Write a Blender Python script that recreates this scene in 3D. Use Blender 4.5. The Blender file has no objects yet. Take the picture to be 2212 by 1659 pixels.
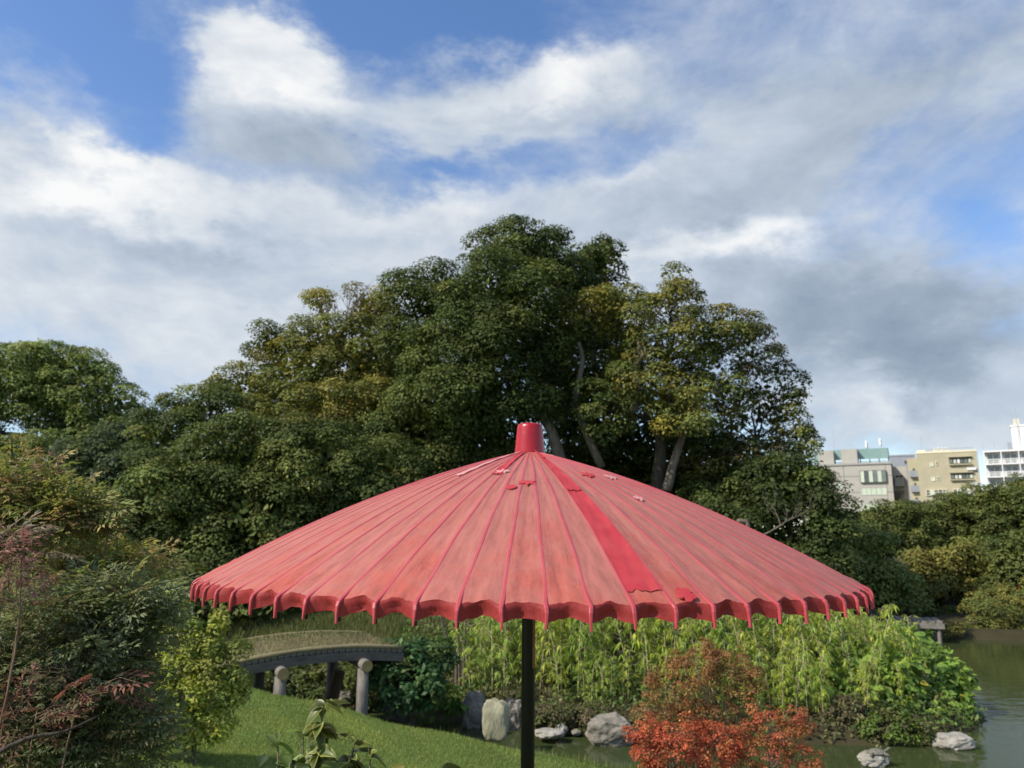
import bpy, bmesh, math, random
import numpy as np
from mathutils import Vector, Matrix, noise as mnoise

random.seed(7)
RNG = np.random.default_rng(7)
SC = bpy.context.scene
COL = SC.collection
R = math.radians

# ------------------------------------------------------------------ camera
PITCH = R(11.0)
EYE = 3.2
cam_d = bpy.data.cameras.new('camera')
cam = bpy.data.objects.new('camera', cam_d)
COL.objects.link(cam)
cam.location = (0, 0, EYE)
cam.rotation_euler = (R(90) + PITCH, 0, 0)
cam_d.sensor_width = 36.0
cam_d.lens = 27.2
cam_d.clip_start = 0.05
cam_d.clip_end = 3000
cam_d.dof.use_dof = True
cam_d.dof.focus_distance = 1.9
cam_d.dof.aperture_fstop = 7.0
SC.camera = cam
FPX = 1671.0                       # focal length in pixels of a 2212 px wide picture
CP, SP = math.cos(PITCH), math.sin(PITCH)


def ray(px, py):
    u, v = (px - 1106) / FPX, (829.5 - py) / FPX
    return Vector((u, CP - v * SP, SP + v * CP))


def at(px, py, Y):
    d = ray(px, py)
    return Vector((0, 0, EYE)) + d * (Y / d.y)


def atz(px, py, z):
    d = ray(px, py)
    return Vector((0, 0, EYE)) + d * ((z - EYE) / d.z)


def m_per_px(Y):
    return Y / FPX / CP


# ------------------------------------------------------------------ light and sky
SUN_EL, SUN_ROT = R(41), R(243)
to_sun = Vector((math.sin(SUN_ROT) * math.cos(SUN_EL), math.cos(SUN_ROT) * math.cos(SUN_EL), math.sin(SUN_EL)))
sun_d = bpy.data.lights.new('sun', 'SUN')
sun_d.energy = 4.4
sun_d.angle = R(0.6)
sun_d.color = (1.0, 0.92, 0.79)
sun = bpy.data.objects.new('sun', sun_d)
COL.objects.link(sun)
sun.rotation_euler = (-to_sun).to_track_quat('-Z', 'Y').to_euler()

SC.view_settings.view_transform = 'Standard'
SC.view_settings.look = 'None'
SC.view_settings.exposure = 0.30
SC.view_settings.gamma = 1.0
SC.view_settings.use_curve_mapping = False

world = bpy.data.worlds.new('World')
SC.world = world
world.use_nodes = True


def build_world():
    nt = world.node_tree
    nt.nodes.clear()
    N, L = nt.nodes.new, nt.links.new
    out = N('ShaderNodeOutputWorld')
    bg = N('ShaderNodeBackground')
    bg.inputs['Strength'].default_value = 0.1
    L(bg.outputs[0], out.inputs[0])
    sky = N('ShaderNodeTexSky')
    sky.sky_type = 'NISHITA'
    sky.sun_disc = False
    sky.sun_elevation = SUN_EL
    sky.sun_rotation = SUN_ROT
    sky.air_density = 1.0
    sky.dust_density = 0.6
    sky.ozone_density = 2.0
    tc = N('ShaderNodeTexCoord')

    def math_(op, a, b=None, c=None, clamp=False):
        n = N('ShaderNodeMath')
        n.operation = op
        n.use_clamp = clamp
        for i, s in enumerate((a, b, c)):
            if s is None:
                continue
            if isinstance(s, (int, float)):
                n.inputs[i].default_value = s
            else:
                L(s, n.inputs[i])
        return n.outputs[0]

    sep = N('ShaderNodeSeparateXYZ')
    L(tc.outputs['Generated'], sep.inputs[0])
    az = math_('ARCTAN2', sep.outputs[0], sep.outputs[1])
    el = math_('ARCSINE', sep.outputs[2])
    comb = N('ShaderNodeCombineXYZ')
    L(az, comb.inputs[0])
    L(el, comb.inputs[1])
    # flow coordinates of a cloud deck: flattened towards the horizon
    den = math_('ADD', math_('MAXIMUM', sep.outputs[2], 0.0), 0.32)
    pl = N('ShaderNodeCombineXYZ')
    L(math_('DIVIDE', sep.outputs[0], den), pl.inputs[0])
    L(math_('DIVIDE', sep.outputs[1], den), pl.inputs[1])
    L(math_('MULTIPLY', sep.outputs[2], 2.2), pl.inputs[2])

    def noise(scale, detail, rough, vec, dist=0.0, off=None):
        n = N('ShaderNodeTexNoise')
        n.inputs['Scale'].default_value = scale
        n.inputs['Detail'].default_value = detail
        n.inputs['Roughness'].default_value = rough
        n.inputs['Distortion'].default_value = dist
        if off:
            m = N('ShaderNodeMapping')
            m.inputs['Location'].default_value = off
            L(vec, m.inputs[0])
            vec = m.outputs[0]
        L(vec, n.inputs['Vector'])
        return n.outputs['Fac']

    iso = N('ShaderNodeVectorMath')
    iso.operation = 'MULTIPLY'
    L(tc.outputs['Generated'], iso.inputs[0])
    iso.inputs[1].default_value = (1.9, 1.9, 3.4)
    # domain warp of the az/el coordinates so that cloud edges turn ragged
    wn = N('ShaderNodeTexNoise')
    wn.inputs['Scale'].default_value = 4.5
    wn.inputs['Detail'].default_value = 6
    wn.inputs['Roughness'].default_value = 0.6
    L(iso.outputs[0], wn.inputs['Vector'])
    sub = N('ShaderNodeVectorMath')
    sub.operation = 'SUBTRACT'
    L(wn.outputs['Color'], sub.inputs[0])
    sub.inputs[1].default_value = (0.5, 0.5, 0.5)
    mad = N('ShaderNodeVectorMath')
    mad.operation = 'MULTIPLY_ADD'
    L(sub.outputs[0], mad.inputs[0])
    mad.inputs[1].default_value = (0.20, 0.15, 0)
    L(comb.outputs[0], mad.inputs[2])
    warped = mad.outputs[0]

    def field(base, blobs):
        acc = base
        for (px, py, rx, ry, rot, w) in blobs:
            d = ray(px, py).normalized()
            m = N('ShaderNodeMapping')
            m.vector_type = 'TEXTURE'
            m.inputs['Location'].default_value = (math.atan2(d.x, d.y), math.asin(d.z), 0)
            m.inputs['Rotation'].default_value = (0, 0, R(rot))
            m.inputs['Scale'].default_value = (rx / FPX, ry / FPX, 1)
            L(warped, m.inputs[0])
            ln = N('ShaderNodeVectorMath')
            ln.operation = 'LENGTH'
            L(m.outputs[0], ln.inputs[0])
            mr = N('ShaderNodeMapRange')
            mr.interpolation_type = 'SMOOTHSTEP'
            mr.inputs['From Min'].default_value = 1.5
            mr.inputs['From Max'].default_value = 0.0
            mr.inputs['To Min'].default_value = 0.0
            mr.inputs['To Max'].default_value = w
            L(ln.outputs['Value'], mr.inputs['Value'])
            acc = math_('ADD', acc, mr.outputs[0])
        return acc

    cover = field(0.34, [
        (520, 140, 110, 80, 0, .55), (650, 225, 220, 120, -20, .6), (580, 215, 200, 130, 0, .38), (470, 270, 160, 90, 0, .42),
        (1190, 200, 260, 110, 8, .66), (1100, 250, 300, 80, 0, .40), (930, 240, 120, 80, 0, .2),
        (900, 480, 900, 95, 6, .5), (300, 640, 700, 260, 0, .7), (1500, 430, 420, 120, 12, .55),
        (1850, 680, 430, 220, -12, .75), (1900, 170, 560, 220, 0, .38), (60, 280, 120, 140, -40, .25),
        (150, 180, 70, 60, -50, .22), (1650, 300, 250, 120, 0, .25), (280, 440, 260, 70, 0, .45),
        (2050, 880, 300, 120, 0, .35), (900, 620, 600, 150, 0, .4),
        (250, 120, 230, 150, 0, -.36), (90, 50, 180, 80, 0, -.20), (120, 210, 110, 80, -30, -.18), (900, 30, 420, 80, 0, -.40), (930, 365, 240, 36, 4, -.16),
        (1905, 325, 90, 45, 20, -.22), (2150, 560, 120, 150, 10, -.42), (290, 330, 130, 70, 0, -.3),
        (1330, 40, 200, 60, 0, -.10),
        # the sky round about goes on the same: broken cloud
        (-1600, 300, 900, 300, 0, .4), (3900, 300, 900, 300, 0, .4)])
    n1 = noise(2.2, 10, 0.60, iso.outputs[0], 0.35)
    n1o = noise(2.2, 10, 0.60, iso.outputs[0], 0.35, (0.10, 0.04, -0.10))
    n2 = noise(7.0, 9, 0.62, iso.outputs[0], 0.5)
    streak = N('ShaderNodeMapping')
    streak.inputs['Rotation'].default_value = (0, 0, R(25))
    streak.inputs['Scale'].default_value = (3.0, 14.0, 6.0)
    L(pl.outputs[0], streak.inputs[0])
    n3 = noise(1.0, 6, 0.6, streak.outputs[0], 1.0)
    a = math_('ADD', cover, math_('MULTIPLY', math_('SUBTRACT', n1, 0.5), 1.15))
    a = math_('ADD', a, math_('MULTIPLY', math_('SUBTRACT', n2, 0.5), 0.34))
    a = math_('ADD', a, math_('MULTIPLY', math_('SUBTRACT', n3, 0.5), 0.10))
    al = N('ShaderNodeMapRange')
    al.interpolation_type = 'SMOOTHSTEP'
    al.inputs['From Min'].default_value = 0.06
    al.inputs['From Max'].default_value = 0.92
    L(a, al.inputs['Value'])
    # luminance of the cloud: thin parts bright, thick parts grey, lit on the sun's side
    lum = field(0.63, [
        (540, 130, 150, 80, 0, .28), (700, 180, 130, 60, -30, .22), (1220, 140, 200, 80, 10, .28), (1560, 150, 160, 120, 0, -.08),
        (300, 435, 220, 55, 0, .30), (1560, 530, 190, 45, 5, .42), (900, 440, 420, 45, 8, .18),
        (1900, 880, 70, 60, 0, .22), (2170, 790, 90, 60, 0, .2), (60, 400, 160, 60, 0, .2), (1380, 330, 120, 40, 20, .12),
        (150, 700, 500, 130, 0, .10), (620, 830, 300, 80, 0, .08),
        (1870, 690, 340, 130, -14, -.42), (1990, 770, 240, 90, -10, -.14), (1500, 430, 230, 60, 0, -.16), (620, 320, 320, 70, 0, -.22),
        (1180, 270, 260, 45, 0, -.20), (1980, 200, 430, 190, 0, -.24), (520, 560, 420, 45, -4, -.12), (1150, 560, 200, 60, 0, -.06),
        (1830, 930, 120, 70, 0, -.14)])
    rel = math_('MULTIPLY', math_('SUBTRACT', n1, n1o), 0.8)
    lum = math_('ADD', lum, rel)
    lum = math_('ADD', lum, math_('MULTIPLY', math_('SUBTRACT', n2, 0.5), 0.16))
    lum = math_('ADD', lum, math_('MULTIPLY', math_('SUBTRACT', n3, 0.5), 0.08))
    ramp = N('ShaderNodeValToRGB')
    cr = ramp.color_ramp
    cr.elements[0].position = 0.0
    cr.elements[0].color = (.23, .295, .39, 1)
    cr.elements[1].position = 1.0
    cr.elements[1].color = (.95, .95, .94, 1)
    for p, c in ((.3, (.34, .41, .50, 1)), (.58, (.53, .60, .69, 1)), (.82, (.74, .78, .82, 1))):
        e = cr.elements.new(p)
        e.color = c
    L(lum, ramp.inputs[0])
    sc = N('ShaderNodeVectorMath')
    sc.operation = 'SCALE'
    L(ramp.outputs[0], sc.inputs[0])
    sc.inputs['Scale'].default_value = 8.4
    mix = N('ShaderNodeMix')
    mix.data_type = 'RGBA'
    L(math_('MULTIPLY', al.outputs[0], 0.96), mix.inputs['Factor'])
    hsv = N('ShaderNodeHueSaturation')
    hsv.inputs['Saturation'].default_value = 1.16
    hsv.inputs['Value'].default_value = 1.60
    hsv.inputs['Hue'].default_value = 0.506
    L(sky.outputs[0], hsv.inputs['Color'])
    L(hsv.outputs[0], mix.inputs['A'])
    L(sc.outputs[0], mix.inputs['B'])
    L(mix.outputs['Result'], bg.inputs['Color'])


build_world()


# ------------------------------------------------------------------ helpers
def tag(o, label=None, cat=None, group=None, kind=None):
    if label: o['label'] = label
    if cat: o['category'] = cat
    if group: o['group'] = group
    if kind: o['kind'] = kind
    return o


def empty(name, loc, label, cat, group=None, rz=0.0, ry=0.0):
    o = bpy.data.objects.new(name, None)
    o.empty_display_size = 0.2
    COL.objects.link(o)
    o.location = loc
    o.rotation_euler = (0, ry, rz)
    return tag(o, label, cat, group)


def link(name, me, mat=None, parent=None, loc=None):
    o = bpy.data.objects.new(name, me)
    COL.objects.link(o)
    if mat is not None and len(me.materials) == 0:
        me.materials.append(mat)
    if parent is not None:
        o.parent = parent
    if loc is not None:
        o.location = loc
    return o


def np_mesh(name, V, F, tint=None, smooth=False):
    """mesh from an (n,3) array and an (m,k) array of polygons, optional per-vertex colour"""
    me = bpy.data.meshes.new(name)
    V = np.ascontiguousarray(V, dtype=np.float32)
    F = np.ascontiguousarray(F, dtype=np.int32)
    m, k = F.shape
    me.vertices.add(len(V))
    me.vertices.foreach_set('co', V.ravel())
    me.loops.add(m * k)
    me.loops.foreach_set('vertex_index', F.ravel())
    me.polygons.add(m)
    me.polygons.foreach_set('loop_start', np.arange(0, m * k, k, dtype=np.int32))
    me.polygons.foreach_set('loop_total', np.full(m, k, dtype=np.int32))
    if smooth:
        me.polygons.foreach_set('use_smooth', np.ones(m, dtype=bool))
    if tint is not None:
        a = me.attributes.new('tint', 'FLOAT_COLOR', 'POINT')
        c = np.ones((len(V), 4), dtype=np.float32)
        c[:, :3] = tint
        a.data.foreach_set('color', c.ravel())
    me.update(calc_edges=True)
    return me


class MB:
    """collects simple solids and links them as one mesh object"""
    def __init__(self):
        self.v, self.f = [], []

    def add(self, v, f):
        n = len(self.v)
        self.v += [tuple(p) for p in v]
        self.f += [tuple(i + n for i in q) for q in f]
        return self

    def box(self, a, b, M=None):
        x0, y0, z0 = a
        x1, y1, z1 = b
        v = [(x0, y0, z0), (x1, y0, z0), (x1, y1, z0), (x0, y1, z0), (x0, y0, z1), (x1, y0, z1), (x1, y1, z1), (x0, y1, z1)]
        if M is not None: v = [M @ Vector(p) for p in v]
        return self.add(v, [(0, 3, 2, 1), (4, 5, 6, 7), (0, 1, 5, 4), (1, 2, 6, 5), (2, 3, 7, 6), (3, 0, 4, 7)])

    def tube(self, pts, radii, n=8, caps=True, rough=0.0, flat=None):
        pts = [Vector(p) for p in pts]
        if not isinstance(radii, (list, tuple)): radii = [radii] * len(pts)
        up = Vector((0.13, 0.21, 0.97))
        v = []
        for i, p in enumerate(pts):
            t = (pts[min(i + 1, len(pts) - 1)] - pts[max(i - 1, 0)])
            t = t.normalized() if t.length > 1e-9 else Vector((0, 0, 1))
            a = t.cross(up)
            if a.length < 0.05: a = t.cross(Vector((1, 0, 0)))
            a.normalize()
            b = t.cross(a).normalized()
            for k in range(n):
                w = 2 * math.pi * k / n
                r = radii[i] * (1 + (random.uniform(-rough, rough) if rough else 0))
                v.append(p + a * math.cos(w) * r + b * math.sin(w) * r)
        f = []
        for i in range(len(pts) - 1):
            for k in range(n):
                f.append((i * n + k, i * n + (k + 1) % n, (i + 1) * n + (k + 1) % n, (i + 1) * n + k))
        if caps:
            f.append(tuple(range(n - 1, -1, -1)))
            f.append(tuple(range((len(pts) - 1) * n, len(pts) * n)))
        return self.add(v, f)

    def lathe(self, prof, n=32, c=(0, 0, 0)):
        v, f = [], []
        for r, z in prof:
            for k in range(n):
                w = 2 * math.pi * k / n
                v.append((c[0] + r * math.cos(w), c[1] + r * math.sin(w), c[2] + z))
        m = len(prof)
        for i in range(m - 1):
            for k in range(n):
                f.append((i * n + k, i * n + (k + 1) % n, (i + 1) * n + (k + 1) % n, (i + 1) * n + k))
        f.append(tuple(range(n - 1, -1, -1)))
        f.append(tuple(range((m - 1) * n, m * n)))
        return self.add(v, f)

    def mesh(self, name, smooth=False):
        me = bpy.data.meshes.new(name)
        me.from_pydata([tuple(p) for p in self.v], [], self.f)
        if smooth:
            for p in me.polygons: p.use_smooth = True
        me.update()
        return me

    def build(self, name, mat, parent=None, smooth=False, loc=None):
        return link(name, self.mesh(name, smooth), mat, parent, loc)


def curve_pts(pts, n=6):
    """Catmull-Rom through the points"""
    P = [Vector(p) for p in pts]
    P = [P[0] * 2 - P[1]] + P + [P[-1] * 2 - P[-2]]
    out = []
    for i in range(1, len(P) - 2):
        for k in range(n):
            t = k / n
            a, b, c, d = P[i - 1:i + 3]
            out.append(0.5 * ((2 * b) + (c - a) * t + (2 * a - 5 * b + 4 * c - d) * t * t + (3 * b - a - 3 * c + d) * t ** 3))
    out.append(P[-2])
    return out


# ------------------------------------------------------------------ materials
def new_mat(name):
    m = bpy.data.materials.new(name)
    m.use_nodes = True
    nt = m.node_tree
    p = nt.nodes['Principled BSDF']
    return m, nt, p, nt.nodes['Material Output']


def pmat(name, c1, c2, scale=6.0, rough=0.7, spec=0.3, bump=0.3, bscale=None, detail=6, stretch=(1, 1, 1), coord='Object', extra=None, bdist=0.02):
    m, nt, p, out = new_mat(name)
    N, L = nt.nodes.new, nt.links.new
    tc = N('ShaderNodeTexCoord')
    mp = N('ShaderNodeMapping')
    mp.inputs['Scale'].default_value = stretch
    L(tc.outputs[coord], mp.inputs[0])
    n = N('ShaderNodeTexNoise')
    n.inputs['Scale'].default_value = scale
    n.inputs['Detail'].default_value = detail
    n.inputs['Roughness'].default_value = 0.62
    L(mp.outputs[0], n.inputs['Vector'])
    r = N('ShaderNodeValToRGB')
    r.color_ramp.elements[0].position = 0.32
    r.color_ramp.elements[1].position = 0.68
    r.color_ramp.elements[0].color = (*c1, 1)
    r.color_ramp.elements[1].color = (*c2, 1)
    L(n.outputs['Fac'], r.inputs[0])
    L(r.outputs[0], p.inputs['Base Color'])
    p.inputs['Roughness'].default_value = rough
    p.inputs['Specular IOR Level'].default_value = spec
    if bump:
        n2 = N('ShaderNodeTexNoise')
        n2.inputs['Scale'].default_value = bscale or scale * 3
        n2.inputs['Detail'].default_value = 8
        L(mp.outputs[0], n2.inputs['Vector'])
        b = N('ShaderNodeBump')
        b.inputs['Strength'].default_value = bump
        b.inputs['Distance'].default_value = bdist
        L(n2.outputs['Fac'], b.inputs['Height'])
        L(b.outputs[0], p.inputs['Normal'])
    if extra: extra(nt, p, r, mp)
    return m


def leaf_mat(name, transl=0.25, rough=0.62, spec=0.18):
    m, nt, p, out = new_mat(name)
    N, L = nt.nodes.new, nt.links.new
    a = N('ShaderNodeAttribute')
    a.attribute_name = 'tint'
    L(a.outputs['Color'], p.inputs['Base Color'])
    p.inputs['Roughness'].default_value = rough
    p.inputs['Specular IOR Level'].default_value = spec
    t = N('ShaderNodeBsdfTranslucent')
    hs = N('ShaderNodeHueSaturation')
    hs.inputs['Saturation'].default_value = 1.15
    hs.inputs['Value'].default_value = 1.25
    L(a.outputs['Color'], hs.inputs['Color'])
    L(hs.outputs[0], t.inputs[0])
    mx = N('ShaderNodeMixShader')
    mx.inputs[0].default_value = transl
    L(p.outputs[0], mx.inputs[1])
    L(t.outputs[0], mx.inputs[2])
    L(mx.outputs[0], out.inputs[0])
    return m


M_LEAF = leaf_mat('tree_leaf')
M_SOFT = leaf_mat('shrub_leaf', transl=0.35, rough=0.55, spec=0.22)
M_GRASS = leaf_mat('grass_blade', transl=0.42, rough=0.6, spec=0.2)
M_BARK = pmat('bark', (.045, .036, .027), (.10, .085, .065), scale=3.0, rough=0.9, spec=0.1, bump=0.8, stretch=(4, 4, 1), bdist=0.05)
M_PALEBARK = pmat('pale_bark', (.11, .09, .07), (.22, .18, .14), scale=3.0, rough=0.9, spec=0.1, bump=0.8, stretch=(4, 4, 1), bdist=0.05)
M_TWIG = pmat('twig', (.10, .08, .06), (.2, .17, .13), scale=9, rough=0.85, spec=0.15, bump=0.3)
M_SOIL = pmat('bank_soil', (.035, .035, .018), (.085, .075, .04), scale=2.0, rough=0.95, spec=0.1, bump=0.6, bdist=0.08)
M_WEATHERED = pmat('weathered_wood', (.13, .118, .10), (.25, .23, .20), scale=5, rough=0.85, spec=0.15, bump=0.5, stretch=(5, 5, 1), bdist=0.02)
M_BEAMWOOD = pmat('beam_wood', (.075, .068, .058), (.15, .135, .115), scale=4, rough=0.85, spec=0.15, bump=0.5, stretch=(1, 6, 6), bdist=0.02)
M_STONE = pmat('grey_stone', (.14, .125, .10), (.28, .255, .21), scale=4.5, rough=0.85, spec=0.2, bump=0.7, bdist=0.04)
M_PALESTONE = pmat('pale_stone', (.22, .205, .17), (.38, .36, .31), scale=5, rough=0.8, spec=0.25, bump=0.6, bdist=0.03)
M_GREENSTONE = pmat('green_grey_stone', (.25, .235, .15), (.38, .36, .25), scale=3.5, rough=0.9, spec=0.12, bump=0.5, stretch=(3, 3, 1.2), bdist=0.03)


def ring_mat():
    def extra(nt, p, r, mp):
        N, L = nt.nodes.new, nt.links.new
        w = N('ShaderNodeTexWave')
        w.wave_type = 'RINGS'
        w.rings_direction = 'Z'
        w.inputs['Scale'].default_value = 18
        w.inputs['Distortion'].default_value = 1.5
        L(mp.outputs[0], w.inputs[0])
        mx = N('ShaderNodeMix')
        mx.data_type = 'RGBA'
        mx.blend_type = 'MULTIPLY'
        L(w.outputs['Fac'], mx.inputs['Factor'])
        L(r.outputs[0], mx.inputs['A'])
        mx.inputs['B'].default_value = (.72, .66, .55, 1)
        L(mx.outputs['Result'], p.inputs['Base Color'])
    return pmat('cut_log_end', (.27, .20, .09), (.40, .31, .16), scale=8, rough=0.8, spec=0.15, bump=0.2, extra=extra)


M_CUTEND = ring_mat()


# ------------------------------------------------------------------ terrain and water
def sstep(a, b, x):
    t = np.clip((x - a) / (b - a), 0, 1)
    return t * t * (3 - 2 * t)


def poly_sd(poly, X, Y):
    """signed distance to a polygon, positive inside"""
    P = np.array(poly, dtype=float)
    d = np.full(X.shape, 1e18)
    inside = np.zeros(X.shape, dtype=bool)
    n = len(P)
    for i in range(n):
        a, b = P[i], P[(i + 1) % n]
        e = b - a
        t = np.clip(((X - a[0]) * e[0] + (Y - a[1]) * e[1]) / (e @ e), 0, 1)
        d = np.minimum(d, (X - a[0] - t * e[0]) ** 2 + (Y - a[1] - t * e[1]) ** 2)
        c = ((a[1] > Y) != (b[1] > Y))
        with np.errstate(divide='ignore', invalid='ignore'):
            xx = a[0] + (Y - a[1]) / (b[1] - a[1] + 1e-12) * (b[0] - a[0])
        inside ^= c & (X < xx)
    return np.where(inside, 1, -1) * np.sqrt(d)


NEAR = [(-300, -300), (300, -300), (300, 2), (40, 4), (14, 8), (7, 10.2), (4, 11.0), (2.6, 11.3), (1.4, 11.7), (0.3, 12.0), (-1.5, 12.2),
        (-3.2, 12.4), (-4.2, 12.7), (-6, 13.6), (-12, 15), (-40, 18), (-300, 20)]
ISLAND = [(-300, 26), (-40, 23), (-14, 19.5), (-8, 17.8), (-5, 16.6), (-2.9, 15.4), (-1.2, 14.5), (.4, 13.7), (1.9, 13.2), (4, 12.9), (5.8, 12.8),
          (7.3, 13.3), (8.3, 14.4), (9.0, 16.5), (10.6, 20), (12.3, 24), (14.5, 29), (19, 34), (19, 300), (-300, 300)]
FAR = [(13.6, 25.2), (16, 24.6), (22, 24.8), (34, 24), (70, 22), (600, 10), (600, 900), (-600, 900), (-600, 250), (13, 250), (14.2, 34)]


def height(X, Y):
    X = np.asarray(X, dtype=float)
    Y = np.asarray(Y, dtype=float)
    w = 0.5 * np.sin(X * 1.7 + 1) * np.sin(Y * 1.3) + 0.5 * np.sin(X * 0.63 - Y * 0.41)
    dn, di, df = poly_sd(NEAR, X, Y), poly_sd(ISLAND, X, Y), poly_sd(FAR, X, Y)
    dn = dn + 0.08 * np.sin(X * 4 + Y)
    # near lawn: a mound falling to the right
    top = 0.10 + 1.05 * sstep(2.0, -5.5, X) + 0.62 * sstep(9.5, 1.0, Y) + 0.05 * w
    hn = (top + .10 * sstep(3, -1, X)) * sstep(-0.15, 0.85, dn) - 0.06
    hi = 0.30 * sstep(-0.1, 0.5, di) + 0.75 * sstep(0.3, 3.2, di) + 0.55 * sstep(3, 10, di) + 0.06 * w
    hf = 0.22 * sstep(-0.1, 0.8, df) + 0.2 * sstep(0.8, 8, df) + 1.6 * sstep(14, 90, df) + 0.04 * w
    h = np.where(dn > -0.15, hn, np.where(di > -0.1, hi, np.where(df > -0.1, hf, -1)))
    bed = -0.06 - 0.7 * sstep(0, 2.0, -np.maximum(np.maximum(dn, di), df))
    return np.where(h <= -1, bed, h)


def hz(x, y):
    return float(height(np.array([x]), np.array([y]))[0])


def graded(lo, hi, step, mid0, mid1, grow):
    vals = list(np.arange(mid0, mid1 + 1e-6, step))
    s, v = step, mid1
    while v < hi:
        s *= grow
        v += s
        vals.append(min(v, hi))
    s, v = step, mid0
    while v > lo:
        s *= grow
        v -= s
        vals.insert(0, max(v, lo))
    return np.array(vals)


gx = graded(-1500, 1500, 0.16, -8, 16, 1.22)
gy = graded(-1500, 1800, 0.16, 4, 27, 1.22)
GX, GY = np.meshgrid(gx, gy)
GZ = height(GX.ravel(), GY.ravel())
nx, ny = len(gx), len(gy)
idx = np.arange(nx * ny).reshape(ny, nx)
F = np.stack([idx[:-1, :-1].ravel(), idx[:-1, 1:].ravel(), idx[1:, 1:].ravel(), idx[1:, :-1].ravel()], 1)


def ground_mat():
    m, nt, p, out = new_mat('garden_ground')
    N, L = nt.nodes.new, nt.links.new
    tc = N('ShaderNodeTexCoord')
    n = N('ShaderNodeTexNoise')
    n.inputs['Scale'].default_value = 1.3
    n.inputs['Detail'].default_value = 8
    L(tc.outputs['Object'], n.inputs[0])
    n2 = N('ShaderNodeTexNoise')
    n2.inputs['Scale'].default_value = 30
    n2.inputs['Detail'].default_value = 6
    L(tc.outputs['Object'], n2.inputs[0])
    a = N('ShaderNodeAttribute')
    a.attribute_name = 'tint'
    mul = N('ShaderNodeMix')
    mul.data_type = 'RGBA'
    mul.blend_type = 'MULTIPLY'
    mul.inputs['Factor'].default_value = 1
    r = N('ShaderNodeValToRGB')
    r.color_ramp.elements[0].color = (.5, .5, .5, 1)
    r.color_ramp.elements[1].color = (1.4, 1.35, 1.2, 1)
    L(n.outputs[0], r.inputs[0])
    L(a.outputs['Color'], mul.inputs['A'])
    L(r.outputs[0], mul.inputs['B'])
    L(mul.outputs['Result'], p.inputs['Base Color'])
    p.inputs['Roughness'].default_value = 0.95
    p.inputs['Specular IOR Level'].default_value = 0.1
    b = N('ShaderNodeBump')
    b.inputs['Strength'].default_value = 0.6
    b.inputs['Distance'].default_value = 0.05
    L(n2.outputs[0], b.inputs['Height'])
    L(b.outputs[0], p.inputs['Normal'])
    return m


dnG = poly_sd(NEAR, GX.ravel(), GY.ravel())
gt = np.tile(np.array([.055, .05, .028]), (nx * ny, 1))
gt[dnG > 0.1] = (.15, .20, .06)
terrain = link('ground', np_mesh('ground', np.stack([GX.ravel(), GY.ravel(), GZ], 1), F, gt, True), ground_mat())
tag(terrain, 'grassy garden ground sloping down to the pond', kind='structure')


def water_mat():
    m, nt, p, out = new_mat('pond_water')
    N, L = nt.nodes.new, nt.links.new
    p.inputs['Base Color'].default_value = (.042, .054, .020, 1)
    p.inputs['Roughness'].default_value = 0.04
    p.inputs['IOR'].default_value = 1.33
    p.inputs['Specular IOR Level'].default_value = 0.26
    tc = N('ShaderNodeTexCoord')
    hs = None
    mp = N('ShaderNodeMapping')
    mp.inputs['Scale'].default_value = (1.0, 1.6, 1)
    L(tc.outputs['Object'], mp.inputs[0])
    n = N('ShaderNodeTexNoise')
    n.inputs['Scale'].default_value = 2.2
    n.inputs['Detail'].default_value = 3
    L(mp.outputs[0], n.inputs[0])
    n2 = N('ShaderNodeTexNoise')
    n2.inputs['Scale'].default_value = 9
    n2.inputs['Detail'].default_value = 2
    L(mp.outputs[0], n2.inputs[0])
    ad = N('ShaderNodeMath')
    ad.operation = 'MULTIPLY_ADD'
    L(n2.outputs[0], ad.inputs[0])
    ad.inputs[1].default_value = 0.22
    L(n.outputs[0], ad.inputs[2])
    b = N('ShaderNodeBump')
    b.inputs['Strength'].default_value = 0.14
    b.inputs['Distance'].default_value = 0.05
    L(ad.outputs[0], b.inputs['Height'])
    L(b.outputs[0], p.inputs['Normal'])
    return m


wv = np.array([(-60, 5, 0), (140, 2, 0), (140, 60, 0), (-60, 60, 0)], dtype=float)
water = link('pond_water', np_mesh('pond_water', wv, np.array([[0, 1, 2, 3]])), water_mat())
tag(water, 'still greenish pond water mirroring the banks', kind='structure')


# ------------------------------------------------------------------ foliage engine
def unit(v):
    return v / (np.linalg.norm(v, axis=1, keepdims=True) + 1e-9)


def leaf_arrays(C, Nn, D, Ln, Wd, T, fold=0.18, droop=0.0):
    """C centres(base), Nn normals, D directions, lengths, widths, tints -> quads"""
    n = len(C)
    D = unit(D)
    S = unit(np.cross(D, Nn))
    Nn = unit(np.cross(S, D))
    Ln = np.asarray(Ln).reshape(-1, 1) * np.ones((n, 1))
    Wd = np.asarray(Wd).reshape(-1, 1) * np.ones((n, 1))
    base = C
    tip = C + D * Ln
    tip[:, 2] -= (droop * Ln)[:, 0]
    mid = C + D * Ln * 0.45
    lft = mid + S * Wd * 0.5 + Nn * Wd * fold
    rgt = mid - S * Wd * 0.5 + Nn * Wd * fold
    V = np.stack([base, lft, tip, rgt], 1).reshape(-1, 3)
    Fq = np.arange(4 * n).reshape(n, 4)
    return V, Fq, np.repeat(T, 4, axis=0)


def rdirs(n, rng=RNG):
    return unit(rng.normal(size=(n, 3)))


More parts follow.
